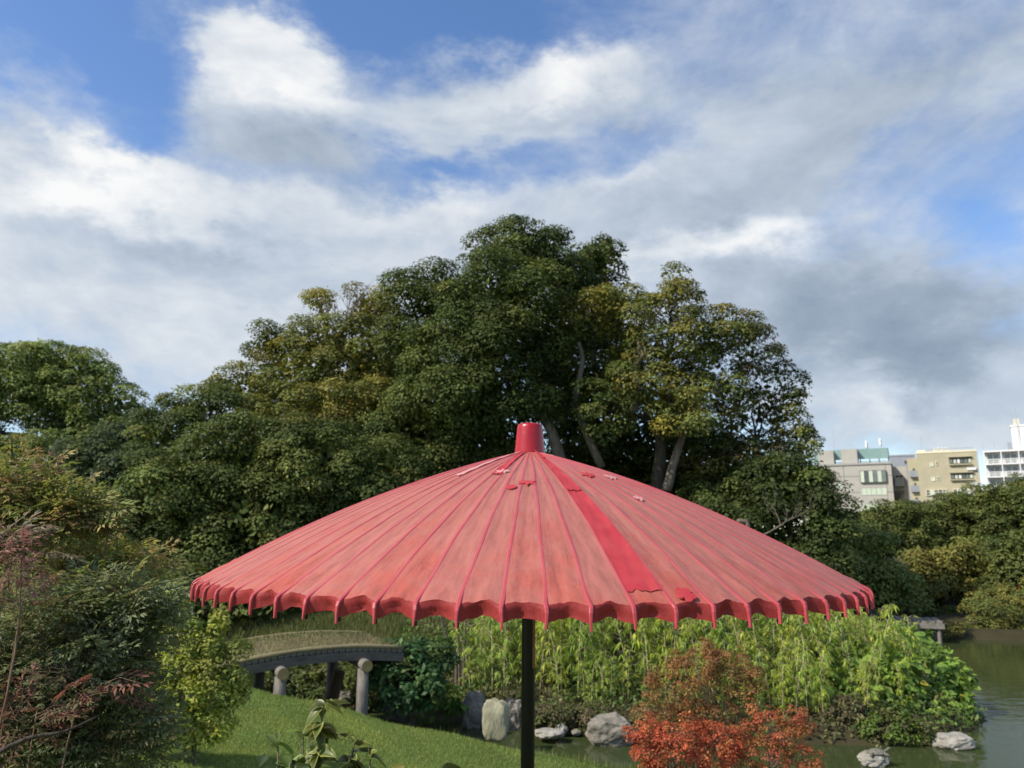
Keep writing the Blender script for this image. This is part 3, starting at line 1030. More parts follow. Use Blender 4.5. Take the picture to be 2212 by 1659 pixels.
def buildings():
    # --- grey tiled block
    f = Facade(c3(1010, 700), 172, R(-27))
    b = f.root('office_building', 'grey tiled office block with a green screened rooftop, just right of the trees')
    sL, _ = f.sz(250, 720)
    sR, zt = f.sz(1052, 686)
    MB().box((sL, 0, -2), (sR, 16, zt)).build('wall', M_GREYTILE, b)
    MB().box((sL - .2, -.22, zt), (sR + .2, 16.2, zt + .45)).build('parapet', pmat('parapet_stone', (.30, .29, .27), (.36, .35, .33), scale=1, rough=.8), b)
    m = MB()
    for Y in (800, 940):
        _, z = f.sz(600, Y)
        m.box((sL, -.02, z - .05), (sR, .02, z + .05))
    for X in (525, 645, 1010):
        s, _ = f.sz(X, 800)
        m.box((s - .05, -.024, -2), (s + .05, .02, zt))
    m.build('wall_joint', M_JOINT, b)
    window(f, b, 780, 748, 1008, 852, 6, 1, M_DARKFRAME, panes=[M_CURTAIN, M_DARKGLASS, M_CURTAIN, M_GLASS, M_CURTAIN, M_GLASS], proud=.5)
    window(f, b, 790, 896, 1018, 962, 5, 1, M_FRAME, M_CURTAIN)
    window(f, b, 800, 1032, 1026, 1090, 5, 1, M_FRAME, M_CURTAIN)
    window(f, b, 582, 848, 634, 900, 1, 1, M_FRAME, M_CURTAIN)
    window(f, b, 458, 852, 514, 886, 1, 1, M_FRAME, M_GLASS)
    for (X0, X1, Y0) in ((415, 550, 575), (615, 755, 562)):
        s0, z1 = f.sz(X0, Y0, 1)
        s1, _ = f.sz(X1, Y0, 1)
        MB().box((s0, 1, zt + .45), (s1, 6, z1)).build('roof_hut', M_GREYTILE, b)
    s0, z1 = f.sz(385, 575, 3)
    s1, _ = f.sz(1025, 560, 3)
    _, z0 = f.sz(800, 645, 3)
    m = MB().box((s0, 3, z0), (s1, 3.2, z1)).box((s1 - .2, 3.2, z0), (s1, 12, z1)).box((s0, 3.2, z0), (s0 + .2, 12, z1))
    m.build('roof_screen', M_GREENSCREEN, b)
    m = MB()
    for k in range(9):
        x = s0 + (s1 - s0) * k / 8
        m.box((x - .1, 3.25, zt + .4), (x + .1, 3.45, z1 - .1))
    for z in (zt + .9, zt + 1.7):
        m.box((s0, 3.5, z), (s1, 3.6, z + .12))
    m.build('screen_frame', M_DARKFRAME, b)
    for (X, Yt, Yb, r) in ((545, 380, 570, .05), (845, 500, 560, .10), (965, 480, 555, .10), (365, 550, 600, .08), (420, 548, 580, .08)):
        s, za = f.sz(X, Yt, 5)
        _, zb = f.sz(X, Yb, 5)
        an = MB().tube([(s, 5, zb - 1.5), (s, 5, za)], r, 6).build('antenna', M_PIPE, b)
        if r >= .08:
            MB().box((s - .45, 4.7, za - 1.2), (s - .05, 5.1, za + .4)).build('antenna_panel', M_WHITEWALL, an)
    # lower wing at its right with stair
    s0, zw = f.sz(1075, 710, 3)
    s1, _ = f.sz(1185, 705, 3)
    MB().box((sR + .01, 3, -2), (s1, 15, zw)).build('side_wing', M_GREYTILE, b)
    window(f, b, 1085, 785, 1160, 880, 2, 1, M_DARKFRAME, M_GLASS, proud=-2.9)
    m = MB()
    _, za = f.sz(1100, 930, 2.2)
    _, zb = f.sz(1100, 1060, 2.2)
    q0, _ = f.sz(1078, 930, 2.2)
    q1, _ = f.sz(1165, 930, 2.2)
    for k in range(9):
        z = zb + (za - zb) * k / 8
        m.box((q0, 2.0, z), (q1, 2.9, z + .12))
    for x in (q0, q1): m.box((x - .06, 1.9, zb - 3), (x + .06, 1.99, za + .8))
    m.build('outdoor_stair', M_DARKFRAME, b)
    # --- blue-grey block behind
    f = Facade(c3(1120, 640), 200, R(-27))
    b = f.root('office_building', 'plain blue-grey block peeping out between the grey and the tan building')
    s0, z1 = f.sz(1040, 625)
    s1, _ = f.sz(1260, 612)
    MB().box((s0, 0, -2), (s1, 12, z1)).build('wall', M_BLUEWALL, b)
    MB().box((s0 - .1, -.1, z1), (s1 + .1, 12.1, z1 + .4)).build('parapet', M_BLUEWALL, b)
    window(f, b, 1165, 655, 1200, 690, 1, 1, M_FRAME, M_DARKGLASS)
    # --- tan block
    f = Facade(c3(1300, 600), 160, R(-30))
    b = f.root('apartment_building', 'tan rendered apartment block with recessed dark balconies')
    sL, zt = f.sz(1272, 600)
    sR, _ = f.sz(1792, 572)
    MB().box((sL, 0, -2), (sR, 14, zt)).build('wall', M_TANWALL, b)
    MB().box((sL - .08, -.08, zt), (sR + .08, 14.1, zt + .35)).build('parapet', M_CREAM, b)
    MB().box((sR + .02, -.05, -2), (sR + .22, .15, zt)).build('downpipe', M_PIPE, b)
    for (X0, Y0, X1, Y1) in ((1556, 632, 1750, 694), (1570, 768, 1766, 826)):
        s0, z1 = f.sz(X0, Y0)
        s1, _ = f.sz(X1, Y0)
        _, z0 = f.sz(X0, Y1)
        m = MB().box((s0, -.012, z0), (s1, .05, z1))  # flat dark sheet on the wall; shade of a recess put into its colour
        bal = m.build('balcony', pmat('balcony_painted_shade', (.10, .09, .07), (.13, .12, .09), scale=2), b)
        MB().box((s0 - .1, -.55, z0 - .15), (s1 + .1, -.013, z0 + .05)).build('balcony_slab', M_TANWALL, bal)
        MB().box((s0 - .1, -.55, z1), (s1 + .1, -.013, z1 + .18)).build('balcony_hood', M_TANWALL, bal)
        w = (s1 - s0) / 6
        for k in range(6):
            MB().box((s0 + w * k + .15, -.10, z0 + .25), (s0 + w * (k + 1) - .1, -.02, z0 + (z1 - z0) * .72)).build('pane', (M_GLASS, M_CURTAIN, M_WHITEWALL, M_DARKGLASS)[k % 4], bal)
    window(f, b, 1356, 912, 1538, 964, 5, 2, M_CREAM, panes=[M_DARKGLASS, M_CURTAIN, M_GLASS, M_DARKGLASS, M_GLASS], proud=.3)
    window(f, b, 1592, 905, 1776, 972, 5, 2, M_CREAM, panes=[M_GLASS, M_CURTAIN], proud=.3)
    for (X0, Y0, X1, Y1, g) in ((1388, 676, 1422, 710, M_CURTAIN), (1440, 664, 1460, 702, M_DARKGLASS), (1402, 802, 1436, 838, M_CURTAIN), (1452, 796, 1474, 832, M_GLASS)):
        window(f, b, X0, Y0, X1, Y1, 1, 1, M_CREAM, g, proud=.12)
    for (X, Y) in ((1755, 730), (1770, 862)):
        s, z = f.sz(X, Y)
        MB().box((s - .8, -.5, z - .25), (s + .8, -.02, z + .25)).build('wall_lamp', M_WHITEWALL, b)
    s0, z1 = f.sz(1420, 548, 4)
    s1, _ = f.sz(1560, 545, 4)
    m = MB()
    for k in range(8):
        x = s0 + (s1 - s0) * k / 8
        m.box((x, 4, zt + .3), (x + (s1 - s0) / 8 - .12, 7, z1 - .15 * (k % 2)))
    m.build('roof_plant', M_CREAM, b)
    s0, z1 = f.sz(1272, 572, 2)
    s1, _ = f.sz(1350, 568, 2)
    MB().box((s0, 2, zt + .3), (s1, 6, z1)).build('roof_hut', M_CREAM, b)
    m = MB()
    s0, z1 = f.sz(1360, 560, .5)
    s1, _ = f.sz(1765, 540, .5)
    for k in range(17):
        x = s0 + (s1 - s0) * k / 16
        m.box((x - .05, .5, zt + .3), (x + .05, .6, z1))
    for z in (z1, (z1 + zt) / 2 + .3):
        m.box((s0, .48, z - .05), (s1, .62, z + .05))
    m.build('roof_railing', M_PIPE, b)
    s, za = f.sz(1235, 450, 3)
    MB().tube([(s + 1.6, 3, zt), (s + 1.6, 3, za)], .05, 6).build('antenna', M_PIPE, b)
    # stepped wing with balconies on its left side
    s0, z1 = f.sz(1190, 640, 2)
    MB().box((s0, 2, -2), (sL - .01, 12, z1)).build('side_wing', M_TANWALL, b)
    for Y in (720, 850, 975):
        _, z = f.sz(1230, Y)
        _, z2 = f.sz(1230, Y + 70)
        m = MB().box((s0 + .3, 1.2, z2 - .2), (sL - .02, 1.99, z2)).box((s0 + .3, 1.2, z2 + .005), (sL - .02, 1.3, z2 + 1.1))
        bl = m.build('balcony', M_BLUEWALL, b)
        MB().box((s0 + .9, 1.93, z2 + .1), (sL - .6, 1.985, z)).build('pane', M_DARKGLASS, bl)
    # --- white balconied block
    f = Facade(c3(1860, 580), 178, R(-33))
    b = f.root('apartment_building', 'white apartment block with rows of open balconies at the right edge')
    sL, zt = f.sz(1852, 575)
    sR, _ = f.sz(2500, 545)
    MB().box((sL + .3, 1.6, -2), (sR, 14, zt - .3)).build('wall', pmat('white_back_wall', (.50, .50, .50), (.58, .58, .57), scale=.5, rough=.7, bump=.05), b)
    MB().box((sL, -.1, zt - .35), (sR, 14.1, zt)).build('roof_slab', M_WHITEWALL, b)
    ys = (690, 800, 918, 1035)
    ztop = zt - .35
    xs = [1862, 2010, 2165, 2320, 2480]
    sx = [f.sz(X, 600)[0] for X in xs]
    for Y in ys:
        _, z = f.sz(1880, Y)
        sl = MB().box((sL, 0, z - .2), (sR, 1.59, z + .1)).build('balcony', M_WHITEWALL, b)
        m = MB()
        for x0, x1 in zip(sx[:-1], sx[1:]):
            n = 14
            for k in range(n):
                x = x0 + (x1 - x0) * (k + .5) / n
                m.box((x - .04, .06, z + .1), (x + .04, .12, z + 1.0))
            m.box((x0, .03, z + 1.0), (x1, .15, z + 1.12))
            m.box((x0, .04, z + .52), (x1, .14, z + .6))
        m.build('railing', M_WHITEWALL, sl)
        for x0, x1 in zip(sx[:-1], sx[1:]):
            w = (x1 - x0)
            MB().box((x0 + w * .22, 1.50, z + .15), (x1 - w * .18, 1.57, z + 2.2)).build('sliding_window', M_GLASS, sl)
            MB().box((x0 + w * .5, 1.46, z + .15), (x0 + w * .5 + .12, 1.495, z + 2.2)).build('mullion', M_WHITEWALL, sl)
    for x in sx:
        MB().box((x - .1, -.06, -2), (x + .1, .2, ztop)).build('pillar', M_WHITEWALL, b)
    s0, z1 = f.sz(2095, 365, 3)
    s1, _ = f.sz(2240, 360, 3)
    MB().box((s0, 3, zt), (s1, 8, z1)).build('lift_tower', M_WHITEWALL, b)
    MB().box((s0 - .15, 2.85, z1), (s1 + .15, 8.15, z1 + .4)).build('lift_tower_cap', M_WHITEWALL, b)
    a0, t1 = f.sz(2115, 295, 4)
    a1, _ = f.sz(2170, 295, 4)
    m = MB()
    for k in range(5):
        x = a0 + (a1 - a0) * k / 5
        m.box((x, 4, z1 + .4), (x + (a1 - a0) / 5 - .1, 6.5, t1))
    m.build('water_tank', M_CREAM, b)
    for (X, Yt) in ((2130, 195), (1948, 500), (2060, 500), (1848, 510)):
        s, za = f.sz(X, Yt, 3.5)
        MB().tube([(s, 2.5, zt), (s, 2.5, za)], .06, 6).build('antenna', M_PIPE, b)
    s0, z1 = f.sz(2065, 500, 4)
    s1, _ = f.sz(2100, 500, 4)
    MB().box((s0, 4, zt), (s1, 7, z1)).build('roof_hut', M_BLUEWALL, b)


buildings()


# ------------------------------------------------------------------ rocks and turtle
def rock_mesh(name, size, seed, rough=0.28, sub=3, blocky=0.0):
    bm = bmesh.new()
    bmesh.ops.create_icosphere(bm, subdivisions=sub, radius=1)
    o = Vector((seed * 3.7, seed * 1.3, seed * 7.1))
    for v in bm.verts:
        p = v.co.normalized()
        if blocky:
            q = Vector([math.copysign(abs(c) ** (1 - blocky), c) for c in p])
            p = p.lerp(q, .9)
        d = 1 + rough * mnoise.fractal(p * 1.3 + o, 0.9, 2.1, 4) + .12 * abs(mnoise.noise(p * 2.7 + o))
        v.co = Vector((p.x * size[0], p.y * size[1], p.z * size[2])) * d
    me = bpy.data.meshes.new(name)
    bm.to_mesh(me)
    bm.free()
    return me


def rocks():
    S = 'stones along the pond edge'
    spec = [  # centre px, half width px, half height px, distance, material, label, blocky, name
        (866, 1538, 30, 24, 14.6, M_STONE, 'pointed grey rock at the water below the dark leafy shrub', 0.1),
        (1024, 1540, 22, 32, 14.1, M_STONE, 'squared grey boulder standing in the water behind the greenish slab', 0.4),
        (1108, 1552, 22, 30, 14.0, M_STONE, 'low mossy boulder between the greenish slab and the black pole', 0.3),
        (1186, 1584, 30, 8, 13.0, M_PALESTONE, 'flat pale stone just above the water right of the black pole', 0.0),
        (1213, 1575, 12, 9, 13.3, M_PALESTONE, 'small round pale stone beside the flat stone', 0.0),
        (1245, 1582, 10, 5, 13.3, M_STONE, 'tiny grey stone between the round pale stone and the big boulder', 0.0),
        (1318, 1580, 42, 25, 12.9, M_STONE, 'big grey boulder at the water\'s edge left of the red shrub', 0.25),
        (1888, 1640, 28, 12, 11.75, M_PALESTONE, 'pale rock in the pond carrying a turtle', 0.15),
        (2062, 1604, 37, 15, 12.7, M_PALESTONE, 'long flat pale rock off the tip of the leafy bank', 0.2),
        (2100, 1546, 13, 14, 14.6, M_STONE, 'small grey rock at the right end of the leafy bank', 0.0),
        (744, 1508, 16, 14, 14.9, M_STONE, 'dim rock in the shade under the log bridge', 0.2),
        (1330, 1588, 0, 0, 0, None, '', 0)]
    for i, (px, py, hw, hh, Y, m, lab, bl) in enumerate(spec[:-1]):
        s = m_per_px(Y)
        o = link('rock', rock_mesh('rock', (hw * s, max(hh, hw * .7) * s, hh * s * 1.15), i + 1, .22, 4, bl), m, None, at(px, py, Y))
        o.rotation_euler = (0, 0, 0)
        tag(o, lab, 'rock', S)
    # standing slab: an upright greenish stone
    Y = 12.3
    s = m_per_px(Y)
    me = rock_mesh('standing_stone', (25 * s, .12, 37 * s), 21, .16, 4, .5)
    for p in me.polygons: p.use_smooth = True
    o = link('standing_stone', me, M_GREENSTONE, None, at(1070, 1556, Y))
    tag(o, 'upright greenish slab of stone at the lower lawn edge', 'stone', S)
    # turtle basking on its rock
    p = at(1893, 1627.5, 11.72)
    t = empty('turtle', p, 'small turtle basking on the pale rock in the pond', 'turtle')
    MSH = pmat('turtle_shell', (.10, .09, .065), (.22, .20, .16), scale=14, rough=.5, spec=.4, bump=.3)
    MSK = pmat('turtle_skin', (.09, .09, .06), (.18, .17, .12), scale=20, rough=.6)
    MB().lathe([(.005, .075), (.035, .073), (.065, .062), (.09, .042), (.106, .016), (.108, .006), (.09, -.004), (.03, -.006)], 20).build('shell', MSH, t, True).scale = (1.25, .95, .9)
    MB().tube([(.11, -.01, .03), (.14, -.015, .05), (.165, -.02, .068), (.19, -.02, .07), (.205, -.02, .064)], [.02, .018, .022, .02, .008], 10).build('head', MSK, t, True)
    for sx, sy in ((1, 1), (1, -1), (-1, 1), (-1, -1)):
        MB().tube([(.075 * sx, .06 * sy, .012), (.115 * sx, .095 * sy, .004), (.14 * sx, .11 * sy, -.008)], [.024, .02, .01], 8).build('leg', MSK, t, True)
    MB().tube([(-.12, 0, .012), (-.16, .01, .0)], [.012, .004], 6).build('tail', MSK, t, True)


rocks()


# ------------------------------------------------------------------ log bridge (left) and plank bridge (far right)
def bridges():
    M_STRAW = pmat('straw_edge', (.20, .17, .09), (.34, .29, .17), scale=14, rough=.95, spec=.1, bump=.8, stretch=(1, 8, 8))
    o = Vector((-3.02, 12.25, 0))
    yaw = math.atan2(.62, 1.25)
    b = empty('log_bridge', o, 'weathered log bridge with an arched earth-covered deck beside the lawn', 'bridge', rz=yaw)
    # local x along the bridge, y across (0 front edge .. 2.0), z up
    def zc(x): return 1.44 - 0.060 * (x - .35) ** 2
    x0, x1, nseg = -3.0, 1.45, 24
    xs = [x0 + (x1 - x0) * k / nseg for k in range(nseg + 1)]
    W = 2.0

    def strip(ya, yb, za, zb):
        v, f = [], []
        for x in xs:
            z = zc(x)
            v += [(x, ya, z + za), (x, yb, z + za), (x, yb, z + zb), (x, ya, z + zb)]
        for i in range(len(xs) - 1):
            a, c = i * 4, i * 4 + 4
            for k in range(4):
                f.append((a + k, a + (k + 1) % 4, c + (k + 1) % 4, c + k))
        f += [(3, 2, 1, 0), tuple(range(len(v) - 4, len(v)))]
        return MB().add(v, f)
    strip(0, .17, -.15, -.02).build('beam', M_BEAMWOOD, b)
    strip(W - .17, W, -.15, -.02).build('beam', M_BEAMWOOD, b)
    strip(.9, 1.1, -.14, -.03).build('beam', M_BEAMWOOD, b)
    # cross poles making the deck, each a log
    pole = MB().tube([(0, .02, 0), (0, W - .02, 0)], .045, 7).mesh('deck_pole', True)
    for i in range(48):
        x = x0 + .05 + i * (x1 - x0 - .1) / 47
        link('deck_pole', pole, M_WEATHERED, b, (x, 0, zc(x) + .012))
    strip(.06, W - .06, .03, .065).build('earth_surface', pmat('deck_earth', (.10, .09, .045), (.20, .17, .09), scale=5, rough=.95, spec=.1, bump=.9, bdist=.03), b)
    # straw rolls along both edges
    for y in (.03, W - .03):
        pts = [(x, y, zc(x) + .06) for x in xs]
        MB().tube(pts, .036, 8, rough=.15).build('straw_edge', M_STRAW, b, True)
    for x in (-.45, .80):
        zt = zc(x) - .15 - .05
        lg = MB().tube([(x, -.22, zt), (x, W * .5, zt + .01), (x, W + .2, zt)], .087, 14, caps=False).build('cross_log', M_WEATHERED, b, True)
        for y, k in ((-.221, -1), (W + .201, 1)):
            MB().lathe([(.004, -.004), (.055, -.003), (.086, 0)], 18).build('log_end', M_CUTEND, lg, loc=(x, y, zt)).rotation_euler = (math.pi / 2 * (1 if k < 0 else -1), 0, 0)
        for y in (.02, W - .05):
            gz = hz(*(o.xy + Matrix.Rotation(yaw, 2) @ Vector((x, y)))) - .3
            MB().tube([(x - .01, y - .02, gz), (x, y, gz * .4 + zt * .6), (x, y, zt - .06)], [.108, .096, .09], 12, rough=.03).build('post', M_WEATHERED, b, True)
    # leaning stump in the creek
    q = at(703, 1505, 14.0)
    MB2 = MB().tube([Vector((.22, 0, .42)), Vector((0, 0, -.5))], [.11, .12], 10)
    o2 = MB2.build('wooden_stump', pmat('stump_wood', (.14, .09, .06), (.24, .16, .11), scale=6, rough=.9, stretch=(4, 4, 1)), None, False, q)
    tag(o2, 'reddish brown leaning stump in the creek under the log bridge', 'stump')
    # grass tufts growing on the deck and the bank behind
    # plank bridge far right
    a, c = at(1925, 1343, 24.5), at(2040, 1348, 24.0)
    d = c - a
    d.z = 0
    L = d.length
    pb = empty('plank_bridge', (a.x, a.y, a.z), 'small flat plank bridge crossing to the far bank at the right', 'bridge', rz=math.atan2(d.y, d.x))
    pm = MB().box((0, 0, 0), (.16, 1.2, .06)).mesh('plank')
    n = int(L / .18)
    for i in range(n):
        link('plank', pm, M_WEATHERED, pb, (i * L / n, 0, 0))
    MB().box((0, -.02, -.16), (L, .06, -.003)).build('beam', M_WEATHERED, pb)
    MB().box((0, 1.12, -.16), (L, 1.2, -.003)).build('beam', M_WEATHERED, pb)
    for x in (.1, L * .5, L - .15):
        for y in (.1, 1.05):
            MB().tube([(x, y, -1.2), (x, y, -.17)], .06, 8).build('post', M_WEATHERED, pb)


bridges()


# ------------------------------------------------------------------ lawn and ground cover
def scatter(n, x0, x1, y0, y1, test, rng):
    X = rng.uniform(x0, x1, n)
    Y = rng.uniform(y0, y1, n)
    k = test(X, Y)
    return X[k], Y[k]


def blades(name, X, Y, Ln, wd, base, rng, lean=.45, mat=None, z=None):
    n = len(X)
    Z = height(X, Y) - .01 if z is None else z
    a = rng.uniform(0, 2 * math.pi, n)
    D = unit(np.stack([np.cos(a) * lean * rng.random(n), np.sin(a) * lean * rng.random(n), np.ones(n)], 1))
    S = np.stack([np.cos(a + 1.57), np.sin(a + 1.57), 0 * a], 1)
    C = np.stack([X, Y, Z], 1)
    Ln = Ln * rng.uniform(.5, 1.3, n)
    V = np.stack([C - S * wd, C + S * wd, C + D * Ln[:, None]], 1).reshape(-1, 3)
    T = jitter_tint(base, n, .28, rng)
    return link(name, np_mesh(name, V, np.arange(3 * n).reshape(n, 3), np.repeat(T, 3, axis=0)), mat or M_GRASS)


def lawn():
    rng = np.random.default_rng(31)
    def ok(X, Y): return poly_sd(NEAR, X, Y) > .22
    X, Y = scatter(260000, -6.5, 2.2, 7.2, 13.2, ok, rng)
    pn = np.sin(X * 2.1 + np.sin(Y * 1.7)) * np.sin(Y * 2.6 + .7 * X) + .5 * np.sin(X * 5.3 + Y * 4.1)
    base = np.array([.20, .265, .075]) * (1 + .10 * pn[:, None]) + np.array([.05, .02, 0]) * np.clip(pn, 0, 1)[:, None]
    g = blades('lawn_grass', X, Y, .045, .0045, base, rng, .8)
    tag(g, 'short mown grass of the lawn', 'grass', kind='stuff')
    def edge(X, Y):
        d = poly_sd(NEAR, X, Y)
        return (d > .05) & (d < .45)
    X, Y = scatter(60000, -6, 5.5, 9.5, 14, edge, rng)
    g = blades('bank_grass', X, Y, .15, .007, np.array([.15, .20, .055]), rng, .7)
    tag(g, 'longer grass fringing the lawn at the water', 'grass', kind='stuff')
    # grass on the island behind the bridge and on the deck edge
    def isl(X, Y): return (poly_sd(ISLAND, X, Y) > .3) & (X < 0.5)
    X, Y = scatter(50000, -9, .5, 14.5, 22, isl, rng)
    g = blades('rough_grass', X, Y, .20, .012, np.array([.13, .145, .05]), rng, .9)
    tag(g, 'rough grass on the bank behind the log bridge', 'grass', kind='stuff')
    # low weeds covering the leafy bank
    def bank(X, Y):
        d = poly_sd(ISLAND, X, Y)
        return (d > .0) & (d < 5)
    X, Y = scatter(60000, -2.5, 12, 12.8, 24, bank, rng)
    n = len(X)
    Z = height(X, Y) + rng.uniform(0, .22, n)
    C = np.stack([X, Y, Z], 1)
    Nn = unit(rng.normal(size=(n, 3)) * .6 + np.array([0, -.3, 1]))
    D = unit(rng.normal(size=(n, 3)) + np.array([0, 0, .3]))
    sz = rng.uniform(.05, .12, n)
    pn = np.sin(X * 1.9 + 1.3) * np.sin(Y * 2.3)
    base = np.where(pn[:, None] > .2, np.array([.14, .14, .06]), np.array([.12, .175, .045]))
    V, Fq, T = leaf_arrays(C, Nn, D, sz, sz * .5, jitter_tint(base, n, .3, rng))
    g = link('ground_cover', np_mesh('ground_cover', V, Fq, T), M_SOFT)
    tag(g, 'low weeds covering the leafy bank above the pond', 'ground cover', kind='stuff')
    # dry grass wisps on the bridge deck
    b = bpy.data.objects['log_bridge']
    x = rng.uniform(-2.9, 1.4, 5000)
    y = rng.uniform(.08, 1.95, 5000)
    zz = 1.44 - .06 * (x - .35) ** 2 + .055
    yaw = b.rotation_euler.z
    Xw = b.location.x + x * math.cos(yaw) - y * math.sin(yaw)
    Yw = b.location.y + x * math.sin(yaw) + y * math.cos(yaw)
    base = np.where((y > 1.25)[:, None], np.array([.10, .12, .04]), np.array([.19, .165, .085]))
    g = blades('deck_grass', Xw, Yw, .07, .007, base, rng, 1.0, z=zz)
    tag(g, 'dry grass growing on the deck of the log bridge', 'grass', kind='stuff')


lawn()


# ------------------------------------------------------------------ bamboo and bank plants
def lanceolate(n, C, D, Nn, Ln, Wd, T, droop):
    return leaf_arrays(C, Nn, D, Ln, Wd, T, .08, droop)


def bamboo_variant(i, h, tint, rng, leafy=1.0):
    """one leafy cane: returns cane mesh and foliage mesh"""
    lean = rng.normal(0, .09, 2)
    pts = [(lean[0] * h * t * t, lean[1] * h * t * t, h * t) for t in np.linspace(0, 1, 6)]
    m = MB()
    m.tube(pts, [.010, .009, .008, .007, .005, .003], 6)
    nodes = 0
    parts = []
    for t in np.linspace(.22, 1.0, int(19 * leafy)):
        p = np.array([lean[0] * h * t * t, lean[1] * h * t * t, h * t])
        for s in range(rng.integers(1, 3)):
            a = rng.uniform(0, 2 * math.pi)
            out = np.array([math.cos(a), math.sin(a), .35])
            L = rng.uniform(.06, .24)
            tip = p + out * L
            m.tube([p, p + out * L * .5 + np.array([0, 0, .02]), tip], [.004, .003, .002], 4, False)
            k = rng.integers(7, 12)
            aa = a + rng.uniform(-1.2, 1.2, k)
            D = np.stack([np.cos(aa) * .8, np.sin(aa) * .8, rng.uniform(-1.3, .15, k)], 1)
            C = np.tile(tip, (k, 1)) - out * rng.uniform(0, .1, (k, 1))
            Ln = rng.uniform(.08, .17, k)
            Nn = unit(np.array([0, 0, 1]) + rng.normal(0, .3, (k, 3)))
            T = jitter_tint(tint, k, .22, rng)
            parts.append((C, D, Nn, Ln, Ln * .14, T))
    C, D, Nn, Ln, Wd, T = [np.concatenate([q[j] for q in parts]) for j in range(6)]
    V, Fq, TT = leaf_arrays(C, Nn, D, Ln, Wd * 1.15, T, .06, .25)
    return m.mesh('cane', True), np_mesh('foliage', V, Fq, TT)


M_CANE = pmat('bamboo_cane', (.36, .33, .17), (.52, .47, .28), scale=3, rough=.5, spec=.3, bump=.05)


def bamboo():
    rng = np.random.default_rng(77)
    var = []
    tints = [(.29, .37, .06), (.35, .42, .06), (.24, .34, .06), (.40, .44, .085), (.26, .35, .07)]
    for i in range(10):
        cm, fm = bamboo_variant(i, rng.uniform(1.0, 1.7), tints[i % 5], rng)
        cm.materials.append(M_CANE)
        fm.materials.append(M_SOFT)
        var.append((cm, fm))
    zone = [(-.9, 14.9), (.6, 14.0), (2, 13.6), (4, 13.3), (6, 13.2), (7.2, 14.2), (8.2, 17), (8.6, 19), (-.6, 19)]
    n = 0
    tries = 0
    placed = []
    while n < 296 and tries < 6000:
        tries += 1
        x, y = rng.uniform(-1, 9), 13.2 + (19 - 13.2) * rng.random() ** 1.5
        if poly_sd(zone, np.array([x]), np.array([y]))[0] < 0: continue
        if any((x - a) ** 2 + (y - c) ** 2 < .022 for a, c in placed): continue
        placed.append((x, y))
        cm, fm = var[rng.integers(len(var))]
        px0 = 1106 + FPX * x / (y * CP)
        lab_ = ('leafy bamboo cane of the thicket left of the black pole' if px0 < 1130 else
                'leafy bamboo cane of the thicket between the black pole and the big grey boulder' if px0 < 1300 else
                'leafy bamboo cane of the thicket between the big grey boulder and the rust shrub' if px0 < 1430 else
                'leafy bamboo cane of the thicket behind the rust-orange shrub' if px0 < 1640 else
                'leafy bamboo cane of the thicket between the rust shrub and the vine')
        if y > 16.3: lab_ = lab_.replace('leafy bamboo cane', 'back-row bamboo cane')
        o = empty('bamboo', (x, y, hz(x, y) - .03), lab_, 'bamboo', 'bamboo canes of the thicket on the bank', rz=rng.uniform(0, 6.28))
        s = rng.uniform(.8, 1.15) * (0.62 if y < 14.1 else 1.0) * (.68 if x > 5.0 and y > 14.8 else 1)

        o.scale = (s, s, s)
        link('cane', cm, None, o)
        link('foliage', fm, None, o)
        n += 1


bamboo()


def thin_trunks():
    for i, (a, m, c, lab) in enumerate([((955, 1345), (968, 1385), (985, 1425), 'thin pale trunk leaning to the right above the dark leafy shrub'),
                                        ((985, 1340), (990, 1390), (992, 1450), 'thin pale upright trunk right of the leaning one'),
                                        ((1005, 1340), (1004, 1380), (1002, 1440), 'thin pale upright trunk nearest the black pole')]):
        Y = 15.2
        P = [at(c[0], c[1] + 60, Y), at(*c, Y), at(*m, Y), at(*a, Y), at(a[0] - 14 + 10 * i, a[1] - 90, Y)]
        o = MB().tube(curve_pts(P, 4), [.035 - .0014 * k for k in range(17)], 7, rough=.06).build('sapling_trunk', M_PALEBARK, None, True)
        tag(o, lab, 'trunk', 'thin trunks at the left end of the thicket')


thin_trunks()


def leafy_bush(name, label, cat, base, lobes, palette, leaf, per, clump_r, seed, dens=2.0, mat=None, stems=5, group=None, flat=.7, aspect=.5, core=20, twig=M_TWIG, droop=0.0):
    """bush made of many leaves on several stems"""
    base = Vector(base)
    t = empty(name, base, label, cat, group)
    rt = random.Random(seed)
    for l in lobes[:stems]:
        c, r = l[0], l[1]
        m = MB()
        path = limb_path(base + Vector((rt.uniform(-.1, .1), rt.uniform(-.05, .05), 0)), c + Vector((0, 0, r[2] * .5)), .12, 4)
        k = len(path)
        m.tube([p - base for p in path], [max(.003, .016 * (1 - .75 * i / k)) for i in range(k)], 6, False)
        for q in range(6):
            u = Vector((rt.uniform(-1, 1), rt.uniform(-1, 1), rt.uniform(-.2, 1))).normalized()
            pa = limb_path(path[int(k * rt.uniform(.35, .8))], c + Vector((u.x * r[0], u.y * r[1], u.z * r[2])) * .95, .12, 3)
            m.tube([p - base for p in pa], [max(.002, .007 * (1 - .75 * i / len(pa))) for i in range(len(pa))], 5, False)
        m.build('stem', twig, t, True)
    me, k = crown_mesh('foliage', lobes, palette, leaf=leaf, clump_r=clump_r, dens=dens, per=per, core=core, seed=seed, flat=flat)
    me.transform(Matrix.Translation(-base))
    link('foliage', me, mat or M_SOFT, t)
    return t


